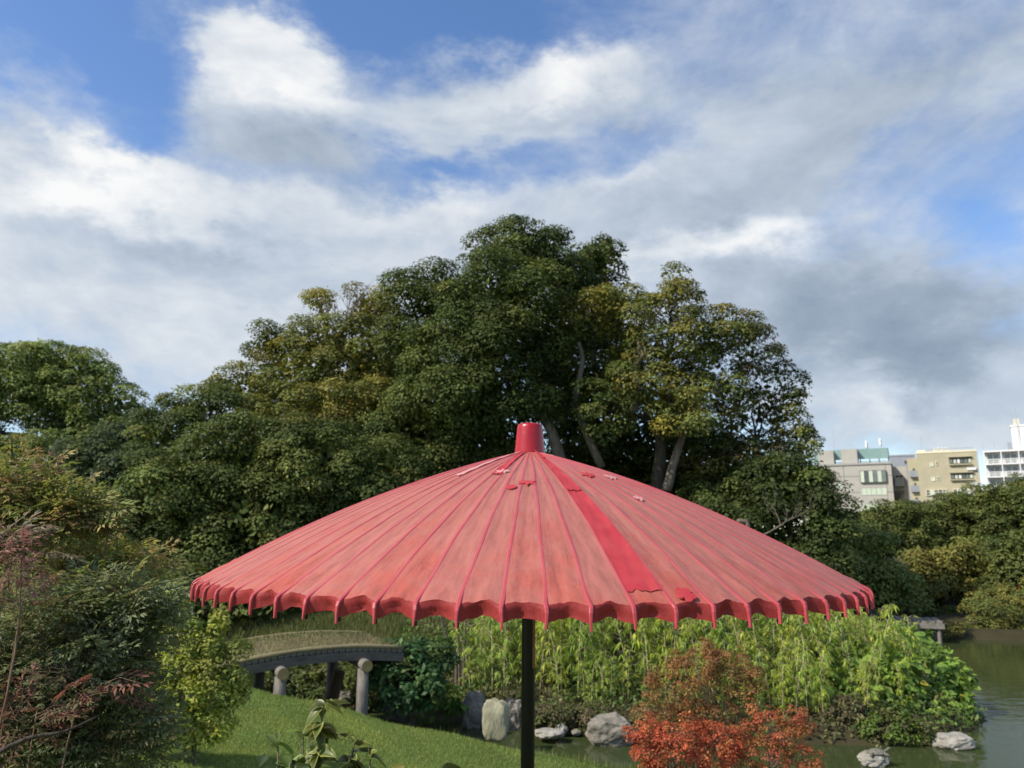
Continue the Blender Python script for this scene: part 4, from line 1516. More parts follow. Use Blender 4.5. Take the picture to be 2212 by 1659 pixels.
def heart_leaf_mesh(tint):
    """one broad heart-shaped leaf about 1 unit long, midrib raised"""
    prof = [(0, 0), (.28, -.10), (.48, .08), (.50, .34), (.36, .62), (.16, .85), (0, 1.0)]
    V, F = [], []
    for (w, l) in prof:
        V += [(-w, l, -.10 * w + .06 * math.sin(l * 3)), (0, max(l, 0), .05 - .12 * l * l), (w, l, -.10 * w + .06 * math.sin(l * 3))]
    for i in range(len(prof) - 1):
        a, b = i * 3, i * 3 + 3
        F += [(a, a + 1, b + 1, b), (a + 1, a + 2, b + 2, b + 1)]
    return np_mesh('leaf', np.array(V), np.array(F), np.tile(np.array(tint), (len(V), 1)), True)


def orient(d, n):
    d = Vector(d).normalized()
    x = d.cross(Vector(n))
    if x.length < 1e-3: x = d.cross(Vector((1, 0, 0)))
    x.normalize()
    z = x.cross(d).normalized()
    return Matrix((x, d, z)).transposed().to_euler()


def bank_plants():
    Y = 14.1
    P = [((.055, .115, .04), 5), ((.08, .14, .045), 4), ((.11, .16, .05), 1)]
    leafy_bush('aucuba_shrub', 'dense dark green large-leaved shrub at the right end of the log bridge', 'shrub', (at(880, 1500, 13.2).x, 13.3, .1),
               px_lobes(13.1, [(870, 1430, 60, 34, .2), (840, 1470, 44, 34, 0), (905, 1480, 50, 38, 0), (930, 1420, 40, 36, .4), (880, 1510, 44, 20, 0)]), P, .105, 40, .16, 101, dens=2.6)
    leafy_bush('weed', 'low bright green broad-leaved weed above the pointed rock', 'plant', (at(935, 1530, 14.1).x, 14.2, .3),
               px_lobes(14.0, [(925, 1500, 34, 18), (960, 1515, 34, 20), (900, 1520, 22, 12)]), [((.11, .19, .03), 4), ((.08, .14, .03), 2)], .13, 20, .14, 102)
    leafy_bush('shade_shrub', 'sunlit small-leaved shrub seen under the log bridge', 'shrub', (at(740, 1490, 16).x, 16.2, .4),
               px_lobes(16, [(735, 1450, 40, 28), (720, 1480, 30, 24), (650, 1460, 40, 26, .5)]), P_MID, .10, 28, .16, 103)
    leafy_bush('shade_shrub', 'dark low shrub added to darken the creek bank behind the left bridge post', 'shrub', (at(600, 1490, 15.5).x, 15.6, .2),
               px_lobes(15.5, [(560, 1470, 50, 26), (620, 1480, 44, 24), (530, 1500, 50, 22), (660, 1500, 44, 18), (590, 1515, 60, 16)]), P_DARK, .09, 40, .18, 104, dens=2.4)  # added shrub, stands in for tree shade on the too light bank
    leafy_bush('shade_shrub', 'dark low shrub added to darken the creek bank right of the leaning stump', 'shrub', (at(770, 1490, 15.2).x, 15.3, .2),
               px_lobes(15.2, [(760, 1480, 40, 26), (730, 1505, 44, 18), (800, 1500, 40, 24)]), P_DARK, .09, 40, .18, 105, dens=2.4)  # also added to darken the bank seen below the bridge
    # dry shrubs at the water edge
    for i, (lab, px, py, Yd, hw, hh) in enumerate([
            ('dry brownish shrub hanging over the flat pale stone', 1200, 1545, 13.6, 50, 26),
            ('olive sprawling shrub above the big grey boulder', 1280, 1555, 13.5, 40, 28),
            ('thin grey-brown shrub behind the greenish slab', 1120, 1525, 14.3, 44, 24),
            ('dry brown shrub at the foot of the leafy bank behind the turtle rock', 1830, 1545, 13.4, 50, 38),
            ('mossy shrub spilling over the bank near the right bank tip', 1930, 1575, 13.0, 70, 26)]):
        pal = [((.13, .125, .055), 4), ((.16, .13, .075), 3), ((.09, .13, .035), 3)] if i < 4 else [((.12, .18, .035), 4), ((.13, .13, .05), 2)]
        leafy_bush('bank_shrub', lab, 'shrub', (at(px, py, Yd).x, Yd + .1, hz(at(px, py, Yd).x, Yd + .1) - .02), px_lobes(Yd, [(px, py, hw, hh), (px + hw * .5, py + hh * .3, hw * .5, hh * .7), (px - hw * .5, py + hh * .3, hw * .5, hh * .6)]), pal, .06, 34, .10, 110 + i, group='shrubs at the foot of the bank')
    # kudzu-like vine with heart leaves: the biggest leaves single objects
    rng = np.random.default_rng(9)
    lob = px_lobes(14.2, [(1960, 1420, 70, 60, 1.2), (1900, 1470, 80, 70, .3), (2010, 1470, 56, 66, .8), (1800, 1430, 90, 60, 1.0), (2040, 1530, 44, 46, .3), (1960, 1540, 70, 50, 0), (1760, 1500, 60, 60, .2), (2075, 1470, 24, 16, .6)])
    pal = [((.21, .31, .055), 4), ((.17, .27, .05), 4), ((.26, .36, .07), 2), ((.11, .18, .045), 2)]
    base = Vector((at(1920, 1560, 14.6).x, 14.6, .5))
    v = leafy_bush('climbing_vine', 'broad-leaved bright green vine smothering the right end of the bank', 'vine', base, lob, pal, .13, 15, .16, 120, dens=1.5, stems=8, core=14)
    tint = [(.23, .34, .06), (.18, .29, .055), (.27, .38, .08), (.15, .24, .05), (.48, .40, .06)]
    lm = [heart_leaf_mesh(t) for t in tint]
    for m in lm: m.materials.append(M_SOFT)
    for k in range(230):
        l = lob[rng.integers(len(lob))]
        u = rdirs(1, rng)[0]
        u[1] = -abs(u[1])
        u[2] = u[2] * .7 + .25
        u /= np.linalg.norm(u)
        p = Vector([l[0][j] + u[j] * l[1][j] * rng.uniform(.92, 1.08) for j in range(3)])
        o = link('leaf', lm[4 if rng.random() < .025 else rng.integers(4)], None, v, p - base)
        s = rng.uniform(.12, .20)
        o.scale = (s, s, s)
        n = Vector(u) * .8 + Vector((rng.normal() * .3, rng.normal() * .3 - .3, .7))
        d = Vector((rng.normal() * .7, -.5 + rng.normal() * .4, -.55))
        o.rotation_euler = orient(d, n)
    # trailing vine shoot to the right
    # seed head plumes
    for i, (px, py, Yd) in enumerate(((1905, 1415, 14.6), (1990, 1455, 14.2))):
        p = at(px, py, Yd)
        m = MB().tube(curve_pts([p + Vector((0, 0, -.6)), p + Vector((.02, 0, -.2)), p], 3), .006, 5)
        g = empty('grass_plume', p + Vector((0, 0, -.6)), ('feathery grey-brown seed plume rising in the middle of the vine leaves', 'feathery grey-brown seed plume nearer the right tip of the vine')[i], 'grass plume', 'seed plumes')
        link('stem', MB().tube([(0, 0, 0), (.02, 0, .4), (0, 0, .6)], .006, 5).mesh('stem'), M_TWIG, g)
        n = 260
        t = rng.random(n)
        C = np.stack([rng.normal(0, .045, n) * (1 - abs(t - .4)), rng.normal(0, .04, n), .32 + t * .42], 1)
        V, Fq, T = leaf_arrays(C, rdirs(n, rng), unit(rng.normal(0, .5, (n, 3)) + np.array([0, 0, 1])), np.full(n, .07), np.full(n, .012), jitter_tint((.24, .20, .14), n, .2, rng))
        link('plume', np_mesh('plume', V, Fq, T), M_SOFT, g)


bank_plants()


# ------------------------------------------------------------------ red autumn shrubs on the near bank
def red_shrubs():
    rust = [((.31, .15, .058), 4), ((.26, .125, .055), 4), ((.33, .19, .07), 2), ((.20, .15, .05), 2)]
    red = [((.48, .13, .06), 5), ((.42, .10, .055), 4), ((.50, .19, .075), 2), ((.26, .09, .04), 1)]
    dark = [((.36, .10, .055), 5), ((.32, .13, .05), 4), ((.40, .15, .06), 2)]
    G = 'red autumn shrubs on the near bank'
    def base(px, Y):
        p = at(px, 1600, Y)
        return (p.x, Y, hz(p.x, Y) - .02)
    rs = random.Random(8)
    def spikes(xs, y, Yd, n, h=26):
        return [(rs.uniform(*xs), y + rs.uniform(-16, 16), rs.uniform(5, 9), h * rs.uniform(.6, 1.2), rs.uniform(-.1, .15)) for _ in range(n)]
    leafy_bush('autumn_shrub', 'tallest rust-orange shrub of the autumn shrubs, over the water', 'shrub', base(1520, 8.6),
               px_lobes(8.5, [(1500, 1445, 52, 40), (1570, 1450, 50, 38, .1), (1450, 1490, 52, 36), (1600, 1510, 36, 34), (1530, 1500, 60, 44, .1), (1420, 1540, 44, 30), (1500, 1560, 50, 30), (1590, 1560, 40, 28, .2)] + spikes((1465, 1610), 1425, 8.5, 13) + spikes((1400, 1470), 1470, 8.5, 7) + spikes((1600, 1650), 1490, 8.5, 6)),
               rust, .027, 60, .075, 201, dens=1.6, stems=8, group=G, core=18)
    leafy_bush('autumn_shrub', 'bright red low shrub in front of the rust-orange shrub', 'shrub', base(1460, 7.9),
               px_lobes(7.8, [(1400, 1590, 46, 22), (1470, 1600, 54, 26, -.1), (1540, 1600, 50, 24), (1440, 1630, 66, 22), (1530, 1630, 60, 24), (1460, 1670, 70, 20), (1560, 1580, 36, 20, .2), (1375, 1585, 26, 14)] + spikes((1360, 1560), 1575, 7.8, 9, 16)),
               red, .027, 60, .07, 202, dens=1.6, stems=7, group=G, core=18)
    leafy_bush('autumn_shrub', 'dark red shrub with bare pale twigs at the right of the autumn shrubs', 'shrub', base(1680, 8.0),
               px_lobes(7.9, [(1660, 1575, 40, 26), (1700, 1600, 38, 26), (1650, 1630, 60, 26), (1730, 1640, 36, 26), (1690, 1665, 70, 22), (1600, 1650, 40, 24)] + spikes((1610, 1750), 1560, 7.9, 12)),
               dark, .027, 48, .07, 203, dens=1.25, stems=6, group=G, core=12, twig=M_PALEBARK)


red_shrubs()


# ------------------------------------------------------------------ foreground plants on the left
def frond_meshes(tints, rng, leaflet=.034):
    out = []
    for t in tints:
        L = .17
        m = MB()
        m.tube([(0, 0, 0), (0, L * .5, .015), (0, L, -.02)], [.0018, .0014, .0008], 4, False)
        C, D, Nn = [], [], []
        for k in range(4):
            y = L * (.30 + .19 * k)
            for s in (-1, 1):
                # side pinna with three leaflets
                q = leaflet * (1.1 - .15 * k)
                b = np.array([s * .006, y, .012 - .02 * k / 4])
                e = b + np.array([s * q * .9, q * .45, -.004])
                m.tube([b, e], [.001, .0008], 3, False)
                for dd, pp in ((np.array([s * .9, .55, -.15]), e), (np.array([s * .25, 1.0, -.05]), b * .4 + e * .6), (np.array([s * .75, -.35, -.15]), b * .4 + e * .6)):
                    C.append(pp); D.append(dd); Nn.append(np.array([0, 0, 1.0]) + rng.normal(0, .22, 3))
        for dd in ((-.35, 1, -.1), (0, 1, -.15), (.35, 1, -.1)):
            C.append(np.array([0, L, -.02])); D.append(np.array(dd)); Nn.append(np.array([0, 0, 1.0]))
        C, D, Nn = np.array(C), np.array(D), np.array(Nn)
        n = len(C)
        Ln = leaflet * rng.uniform(.8, 1.2, n)
        V, Fq, T = leaf_arrays(C, Nn, D, Ln, Ln * .30, jitter_tint(t, n, .16, rng), .10, .18)
        me = np_mesh('frond', V, Fq, T)
        me.materials.append(M_SOFT)
        out.append((me, m.mesh('rachis')))
    return out


M_NSTEM = pmat('nandina_stem', (.13, .075, .05), (.22, .14, .09), scale=8, rough=.7, bump=.2)


def nandina(label, base, lobes, tints, nf, seed, leaflet=.034, spread=1.0, up=.5):
    rng = np.random.default_rng(seed)
    base = Vector(base)
    t = empty('nandina_bush', base, label, 'shrub', 'nandina bushes in the left foreground')
    fm = frond_meshes(tints, rng, leaflet)
    for l in lobes:
        for q in range(2 if nf > 100 else 1):
            m = MB()
            u = rdirs(1, rng)[0]
            e = l[0] + Vector([u[j] * l[1][j] * .6 for j in range(3)])
            path = limb_path(base + Vector((rng.uniform(-.15, .15), rng.uniform(-.1, .1), 0)), e, .08, 4)
            m.tube([p - base for p in path], [.0055 - .003 * i / len(path) for i in range(len(path))], 5, False)
            m.build('stem', M_NSTEM, t, True)
    w = np.array([l[1][0] * l[1][2] for l in lobes])
    w /= w.sum()
    V, F, T = [], [], []
    nv = 0
    for k in range(nf):
        i = rng.choice(len(lobes), p=w)
        l = lobes[i]
        u = rdirs(1, rng)[0]
        if u[1] > 0 and rng.random() < .6: u[1] *= -1
        p = l[0] + Vector([u[j] * l[1][j] * rng.uniform(.35, 1.0) for j in range(3)])
        d = Vector((u[0] * .9 + rng.normal() * .35, u[1] * .7 + rng.normal() * .35, up * (.2 + .6 * u[2]) + rng.normal() * .2))
        n = Vector((rng.normal() * .35, -.35 + rng.normal() * .3, 1))
        fr, ra = fm[rng.integers(len(fm))]
        s = rng.uniform(.65, 1.1)
        if k < 200:
            o = link('frond', fr, None, t, p - base)
            o.scale = (s, s, s)
            o.rotation_euler = orient(d, n)
            if k < 60:
                r_ = link('rachis', ra, M_NSTEM, o)
        else:
            mt = Matrix.LocRotScale(p - base, orient(d, n), Vector((s, s, s)))
            co = np.array([v.co for v in fr.vertices])
            M3 = np.array(mt)[:3]
            V.append(co @ M3[:, :3].T + M3[:, 3])
            F.append(np.arange(nv, nv + len(co)).reshape(-1, 4))
            nv += len(co)
            a = np.empty(len(co) * 4, dtype=np.float32)
            fr.attributes['tint'].data.foreach_get('color', a)
            T.append(a.reshape(-1, 4)[:, :3])
    if V:
        o = link('inner_foliage', np_mesh('inner_foliage', np.concatenate(V), np.concatenate(F), np.concatenate(T)), M_SOFT, t)
        o['kind'] = 'stuff'
    return t


def left_plants():
    gz = hz(-1.8, 3)
    gr = [(.21, .25, .075), (.25, .26, .08), (.25, .22, .09), (.18, .22, .07)]
    br = [(.32, .25, .11), (.29, .27, .09), (.33, .22, .125), (.23, .25, .085)]
    pk = [(.32, .17, .14), (.27, .14, .12), (.34, .20, .16), (.19, .16, .10)]
    bg = [(.20, .23, .12), (.24, .27, .15), (.17, .20, .095), (.25, .26, .11)]
    dk = [(.16, .19, .08), (.19, .205, .085), (.13, .16, .07), (.21, .18, .085)]
    rd = [(.22, .095, .07), (.19, .10, .07), (.14, .12, .06)]
    yg = [(.40, .34, .09), (.40, .29, .12), (.32, .33, .09)]
    def b(px, Y):
        p = at(px, 1600, Y)
        return (p.x, Y, hz(p.x, Y) - .02)
    nandina('bronze and green nandina with feathery top at the left edge', b(60, 3.6), px_lobes(3.6, [(40, 1065, 80, 40), (130, 1095, 70, 32), (20, 1130, 80, 40), (150, 1130, 80, 34), (220, 1105, 40, 16), (60, 1030, 50, 22, .1)]), br + gr, 620, 301)
    nandina('pinkish red nandina sprays at the left edge', b(-30, 2.9), px_lobes(2.9, [(0, 1185, 40, 14), (-20, 1215, 36, 18), (50, 1200, 40, 10)]), pk, 30, 302)
    nandina('golden-green nandina leaning toward the parasol', b(240, 4.0), px_lobes(4.0, [(250, 1215, 50, 24), (310, 1220, 36, 16), (190, 1240, 60, 40), (130, 1260, 50, 40)]), yg + gr, 330, 303)
    nandina('grey-green nandina in the middle of the left foreground', b(250, 3.5), px_lobes(3.5, [(260, 1290, 70, 36), (325, 1305, 36, 24), (230, 1350, 90, 50), (310, 1360, 40, 30), (150, 1310, 70, 40), (240, 1450, 60, 60), (270, 1560, 50, 50)]), bg + gr[:1], 640, 304)
    nandina('dark shaded nandina filling the lower left corner', b(120, 3.3), px_lobes(3.3, [(60, 1340, 90, 60), (130, 1430, 110, 70), (40, 1480, 90, 80), (190, 1480, 80, 60), (90, 1580, 120, 70), (220, 1580, 80, 60), (20, 1640, 80, 50), (270, 1620, 60, 40)]), dk + bg[:2], 950, 305)
    nandina('low dark red nandina near the bottom left corner', b(150, 3.0), px_lobes(3.0, [(180, 1490, 50, 24), (60, 1545, 46, 24), (40, 1300, 50, 18)]), rd, 40, 306)
    # bare branch along the bottom left
    p0, p1, p2, p3 = at(-30, 1640, 2.6), at(60, 1595, 2.65), at(140, 1580, 2.7), at(215, 1545, 2.8)
    o = MB().tube(curve_pts([p0, p1, p2, p3], 5), [.009 - .0004 * i for i in range(16)], 8, rough=.08).build('fallen_branch', M_BARK, None, True)
    tag(o, 'bare grey branch lying across the lower left bushes', 'branch')
    # yellow-green upright shrub
    Y = 8.2
    pal = [((.27, .30, .05), 5), ((.21, .25, .046), 4), ((.33, .34, .075), 2), ((.15, .19, .045), 2)]
    lb = [(395, 1365, 20, 40), (402, 1325, 9, 22), (440, 1400, 34, 40), (395, 1430, 56, 44), (350, 1450, 50, 34), (470, 1440, 40, 30), (505, 1415, 26, 14), (525, 1398, 14, 8), (462, 1360, 12, 28), (475, 1335, 7, 16),
          (430, 1490, 70, 40), (360, 1510, 50, 34), (480, 1500, 40, 30), (510, 1465, 26, 16), (400, 1550, 60, 34), (460, 1555, 44, 26), (340, 1560, 40, 30), (400, 1595, 50, 24), (450, 1590, 30, 16), (420, 1370, 22, 30), (372, 1395, 26, 26)]
    leafy_bush('boxwood_shrub', 'yellow-green upright shrub with small leaves left of the log bridge', 'shrub', b(420, Y), px_lobes(Y, lb),
               pal, .042, 60, .092, 310, dens=2.2, stems=4, core=60, flat=1.0)


left_plants()


def variegated_plant():
    rng = np.random.default_rng(66)
    Y = 3.0
    p = at(700, 1700, Y)
    base = Vector((p.x, Y, hz(p.x, Y) - .02))
    t = empty('variegated_shrub', base, 'small variegated shrub with twisted cream-edged leaves at the bottom of the lawn', 'shrub')
    M_VAR = leaf_mat('variegated_leaf', .3, .4, .4)

    def vleaf(inner, edge, curl):
        prof = [(0.02, 0), (.16, .12), (.25, .32), (.27, .5), (.2, .72), (.1, .9), (0.01, 1.0)]
        V, T = [], []
        for w, l in prof:
            z = -curl * l * l
            for s, k in ((-1, 1), (-.55, 0), (0, 0), (.55, 0), (1, 1)):
                V.append((s * w, l, z + abs(s) * w * .45 + .03 * math.sin(l * 9 + s)))
                T.append(edge if k else inner)
        F = []
        for i in range(len(prof) - 1):
            for j in range(4):
                a, c = i * 5 + j, i * 5 + 5 + j
                F.append((a, a + 1, c + 1, c))
        me = np_mesh('leaf', np.array(V), np.array(F), np.array(T), True)
        me.materials.append(M_VAR)
        return me
    gm = [vleaf((.11, .15, .04), (.40, .40, .10), .5), vleaf((.10, .13, .04), (.32, .34, .08), .9), vleaf((.15, .19, .05), (.50, .48, .18), .3), vleaf((.08, .10, .035), (.18, .20, .06), .7)]
    dark = [vleaf((.10, .15, .04), (.13, .18, .05), .3), vleaf((.14, .21, .05), (.18, .26, .06), .5)]
    tips = [(700, 1522, .0), (768, 1600, .02), (655, 1590, .02), (600, 1610, .03), (800, 1640, .0)]
    for i, (px, py, dy) in enumerate(tips):
        top = at(px, py, Y + dy)
        path = limb_path(base, top, .04, 4)
        m = MB().tube([q - base for q in path], [.006 - .0035 * k / len(path) for k in range(len(path))], 6)
        m.build('stem', M_TWIG if i else M_PALEBARK, t, True)
        main = i == 0
        n = 80 if main else 34
        lo = .60 if main else .72
        for k in range(n):
            f = lo + (1 - lo) * (k + .5) / n
            q = path[min(len(path) - 1, int(f * (len(path) - 1) + .5))].lerp(top, .15)
            q = q + Vector((rng.normal() * .006, rng.normal() * .006, rng.normal() * .01))
            a = k * 2.4 + rng.normal() * .3
            upk = .75 if k > n - 5 else rng.uniform(-.5, .35)
            d = Vector((math.cos(a), math.sin(a), upk))
            mesh = gm[rng.integers(4)] if (main or i in (1, 4)) else dark[rng.integers(2)]
            o = link('leaf', mesh, None, t, q - base)
            s = rng.uniform(.055, .085) * (.6 if k > n - 4 else 1)
            o.scale = (s, s, s)
            o.rotation_euler = orient(d, Vector((rng.normal() * .4, -.3 + rng.normal() * .4, 1)))
    # low leafy plants around its foot, cut by the picture's lower edge
    for i, (lab, px, py, pal) in enumerate([
            ('low dark green leafy plant at the foot of the variegated shrub', 640, 1655, [(.06, .10, .028), (.08, .12, .03), (.05, .08, .025)]),
            ('low plant with pale yellow leaves right of the variegated shrub', 905, 1668, [(.30, .30, .08), (.12, .16, .035), (.42, .40, .2)])]):
        g = empty('low_plant', (at(px, 1700, 2.9).x, 2.9, base.z), lab, 'plant')
        ms = [vleaf(c, c, .5) for c in pal]
        top = at(px, py, 2.9)
        m = MB().tube([Vector((0, 0, 0)), top - g.location], .004, 5)
        m.build('stem', M_TWIG, g)
        for k in range(34):
            a = rng.uniform(0, 6.28)
            q = top - g.location + Vector((rng.normal() * .07, rng.normal() * .05, -abs(rng.normal()) * .06 - .01))
            o = link('leaf', ms[rng.integers(3)], None, g, q)
            s = rng.uniform(.05, .085)
            o.scale = (s, s, s)
            o.rotation_euler = orient(Vector((math.cos(a), math.sin(a), rng.uniform(-.1, .8))), Vector((0, -.3, 1)))


variegated_plant()


# ------------------------------------------------------------------ the red parasol
def paper_mat(name, fresh, faded, dusty, fade_lo, fade_hi, transl=.12):
    m, nt, p, out = new_mat(name)
    N, L = nt.nodes.new, nt.links.new
    a = N('ShaderNodeAttribute')
    a.attribute_name = 'tint'          # r: radius 0..1, g: across 0..1, b: random per panel
    sep = N('ShaderNodeSeparateColor')
    L(a.outputs['Color'], sep.inputs[0])
    tc = N('ShaderNodeTexCoord')
    n1 = N('ShaderNodeTexNoise')
    n1.inputs['Scale'].default_value = 9
    n1.inputs['Detail'].default_value = 7
    n1.inputs['Roughness'].default_value = .62
    L(tc.outputs['Object'], n1.inputs[0])
    n2 = N('ShaderNodeTexNoise')
    n2.inputs['Scale'].default_value = 160
    n2.inputs['Detail'].default_value = 5
    L(tc.outputs['Object'], n2.inputs[0])
    mr = N('ShaderNodeMapRange')
    mr.inputs['From Min'].default_value = fade_hi
    mr.inputs['From Max'].default_value = fade_lo
    mr.clamp = False
    L(sep.outputs[0], mr.inputs['Value'])
    ad = N('ShaderNodeMath')
    ad.operation = 'MULTIPLY_ADD'
    L(n1.outputs[0], ad.inputs[0])
    ad.inputs[1].default_value = 1.5
    L(mr.outputs[0], ad.inputs[2])
    ad2 = N('ShaderNodeMath')
    ad2.operation = 'MULTIPLY_ADD'
    ad2.inputs[1].default_value = .35
    L(sep.outputs[2], ad2.inputs[0])
    L(ad.outputs[0], ad2.inputs[2])
    r = N('ShaderNodeValToRGB')
    r.color_ramp.elements[0].position = .35
    r.color_ramp.elements[0].color = (*fresh, 1)
    r.color_ramp.elements[1].position = 1.0
    r.color_ramp.elements[1].color = (*faded, 1)
    e = r.color_ramp.elements.new(.72)
    e.color = (*[(x + y) / 2 for x, y in zip(fresh, faded)], 1)
    sb = N('ShaderNodeMath')
    sb.operation = 'SUBTRACT'
    L(ad2.outputs[0], sb.inputs[0])
    sb.inputs[1].default_value = .35
    L(sb.outputs[0], r.inputs[0])
    # streaks and creases running down the panel
    cv = N('ShaderNodeCombineXYZ')
    for q, (sk, f) in enumerate(((0, 5.0), (1, 2.2), (2, 60.0))):
        mm = N('ShaderNodeMath')
        mm.operation = 'MULTIPLY'
        L(sep.outputs[sk], mm.inputs[0])
        mm.inputs[1].default_value = f
        L(mm.outputs[0], cv.inputs[q])
    ns = N('ShaderNodeTexNoise')
    ns.inputs['Scale'].default_value = 2.2
    ns.inputs['Detail'].default_value = 7
    ns.inputs['Roughness'].default_value = .6
    L(cv.outputs[0], ns.inputs[0])
    rs = N('ShaderNodeValToRGB')
    rs.color_ramp.elements[0].position = .30
    rs.color_ramp.elements[0].color = (.72, .68, .70, 1)
    rs.color_ramp.elements[1].position = .70
    rs.color_ramp.elements[1].color = (1.08, 1.08, 1.06, 1)
    e = rs.color_ramp.elements.new(.495)
    e.color = (.97, .96, .96, 1)
    e = rs.color_ramp.elements.new(.503)
    e.color = (.80, .74, .76, 1)
    e = rs.color_ramp.elements.new(.511)
    e.color = (1.0, 1.0, 1.0, 1)
    L(ns.outputs[0], rs.inputs[0])
    mst = N('ShaderNodeMix')
    mst.data_type = 'RGBA'
    mst.blend_type = 'MULTIPLY'
    mst.inputs['Factor'].default_value = 1
    L(r.outputs[0], mst.inputs['A'])
    L(rs.outputs[0], mst.inputs['B'])
    # fine fibre dust
    r2 = N('ShaderNodeMapRange')
    r2.inputs['From Min'].default_value = .42
    r2.inputs['From Max'].default_value = .75
    r2.inputs['To Max'].default_value = .55
    L(n2.outputs[0], r2.inputs['Value'])
    mx = N('ShaderNodeMix')
    mx.data_type = 'RGBA'
    L(r2.outputs[0], mx.inputs['Factor'])
    L(mst.outputs['Result'], mx.inputs['A'])
    mx.inputs['B'].default_value = (*dusty, 1)
    L(mx.outputs['Result'], p.inputs['Base Color'])
    p.inputs['Roughness'].default_value = .62
    p.inputs['Specular IOR Level'].default_value = .25
    b = N('ShaderNodeBump')
    b.inputs['Strength'].default_value = .45
    b.inputs['Distance'].default_value = .006
    n3 = N('ShaderNodeTexNoise')
    n3.inputs['Scale'].default_value = 30
    n3.inputs['Detail'].default_value = 8
    n3.inputs['Distortion'].default_value = .2
    L(tc.outputs['Object'], n3.inputs[0])
    L(n3.outputs[0], b.inputs['Height'])
    L(b.outputs[0], p.inputs['Normal'])
    t = N('ShaderNodeBsdfTranslucent')
    L(mx.outputs['Result'], t.inputs[0])
    sh = N('ShaderNodeMixShader')
    sh.inputs[0].default_value = transl
    L(p.outputs[0], sh.inputs[1])
    L(t.outputs[0], sh.inputs[2])
    L(sh.outputs[0], out.inputs[0])
    return m


def lacquer(name, c1, c2, rough, coat=0.0, scale=12, bump=.1):
    m = pmat(name, c1, c2, scale=scale, rough=rough, spec=.5, bump=bump, bdist=.004)
    m.node_tree.nodes['Principled BSDF'].inputs['Coat Weight'].default_value = coat
    m.node_tree.nodes['Principled BSDF'].inputs['Coat Roughness'].default_value = .12
    return m


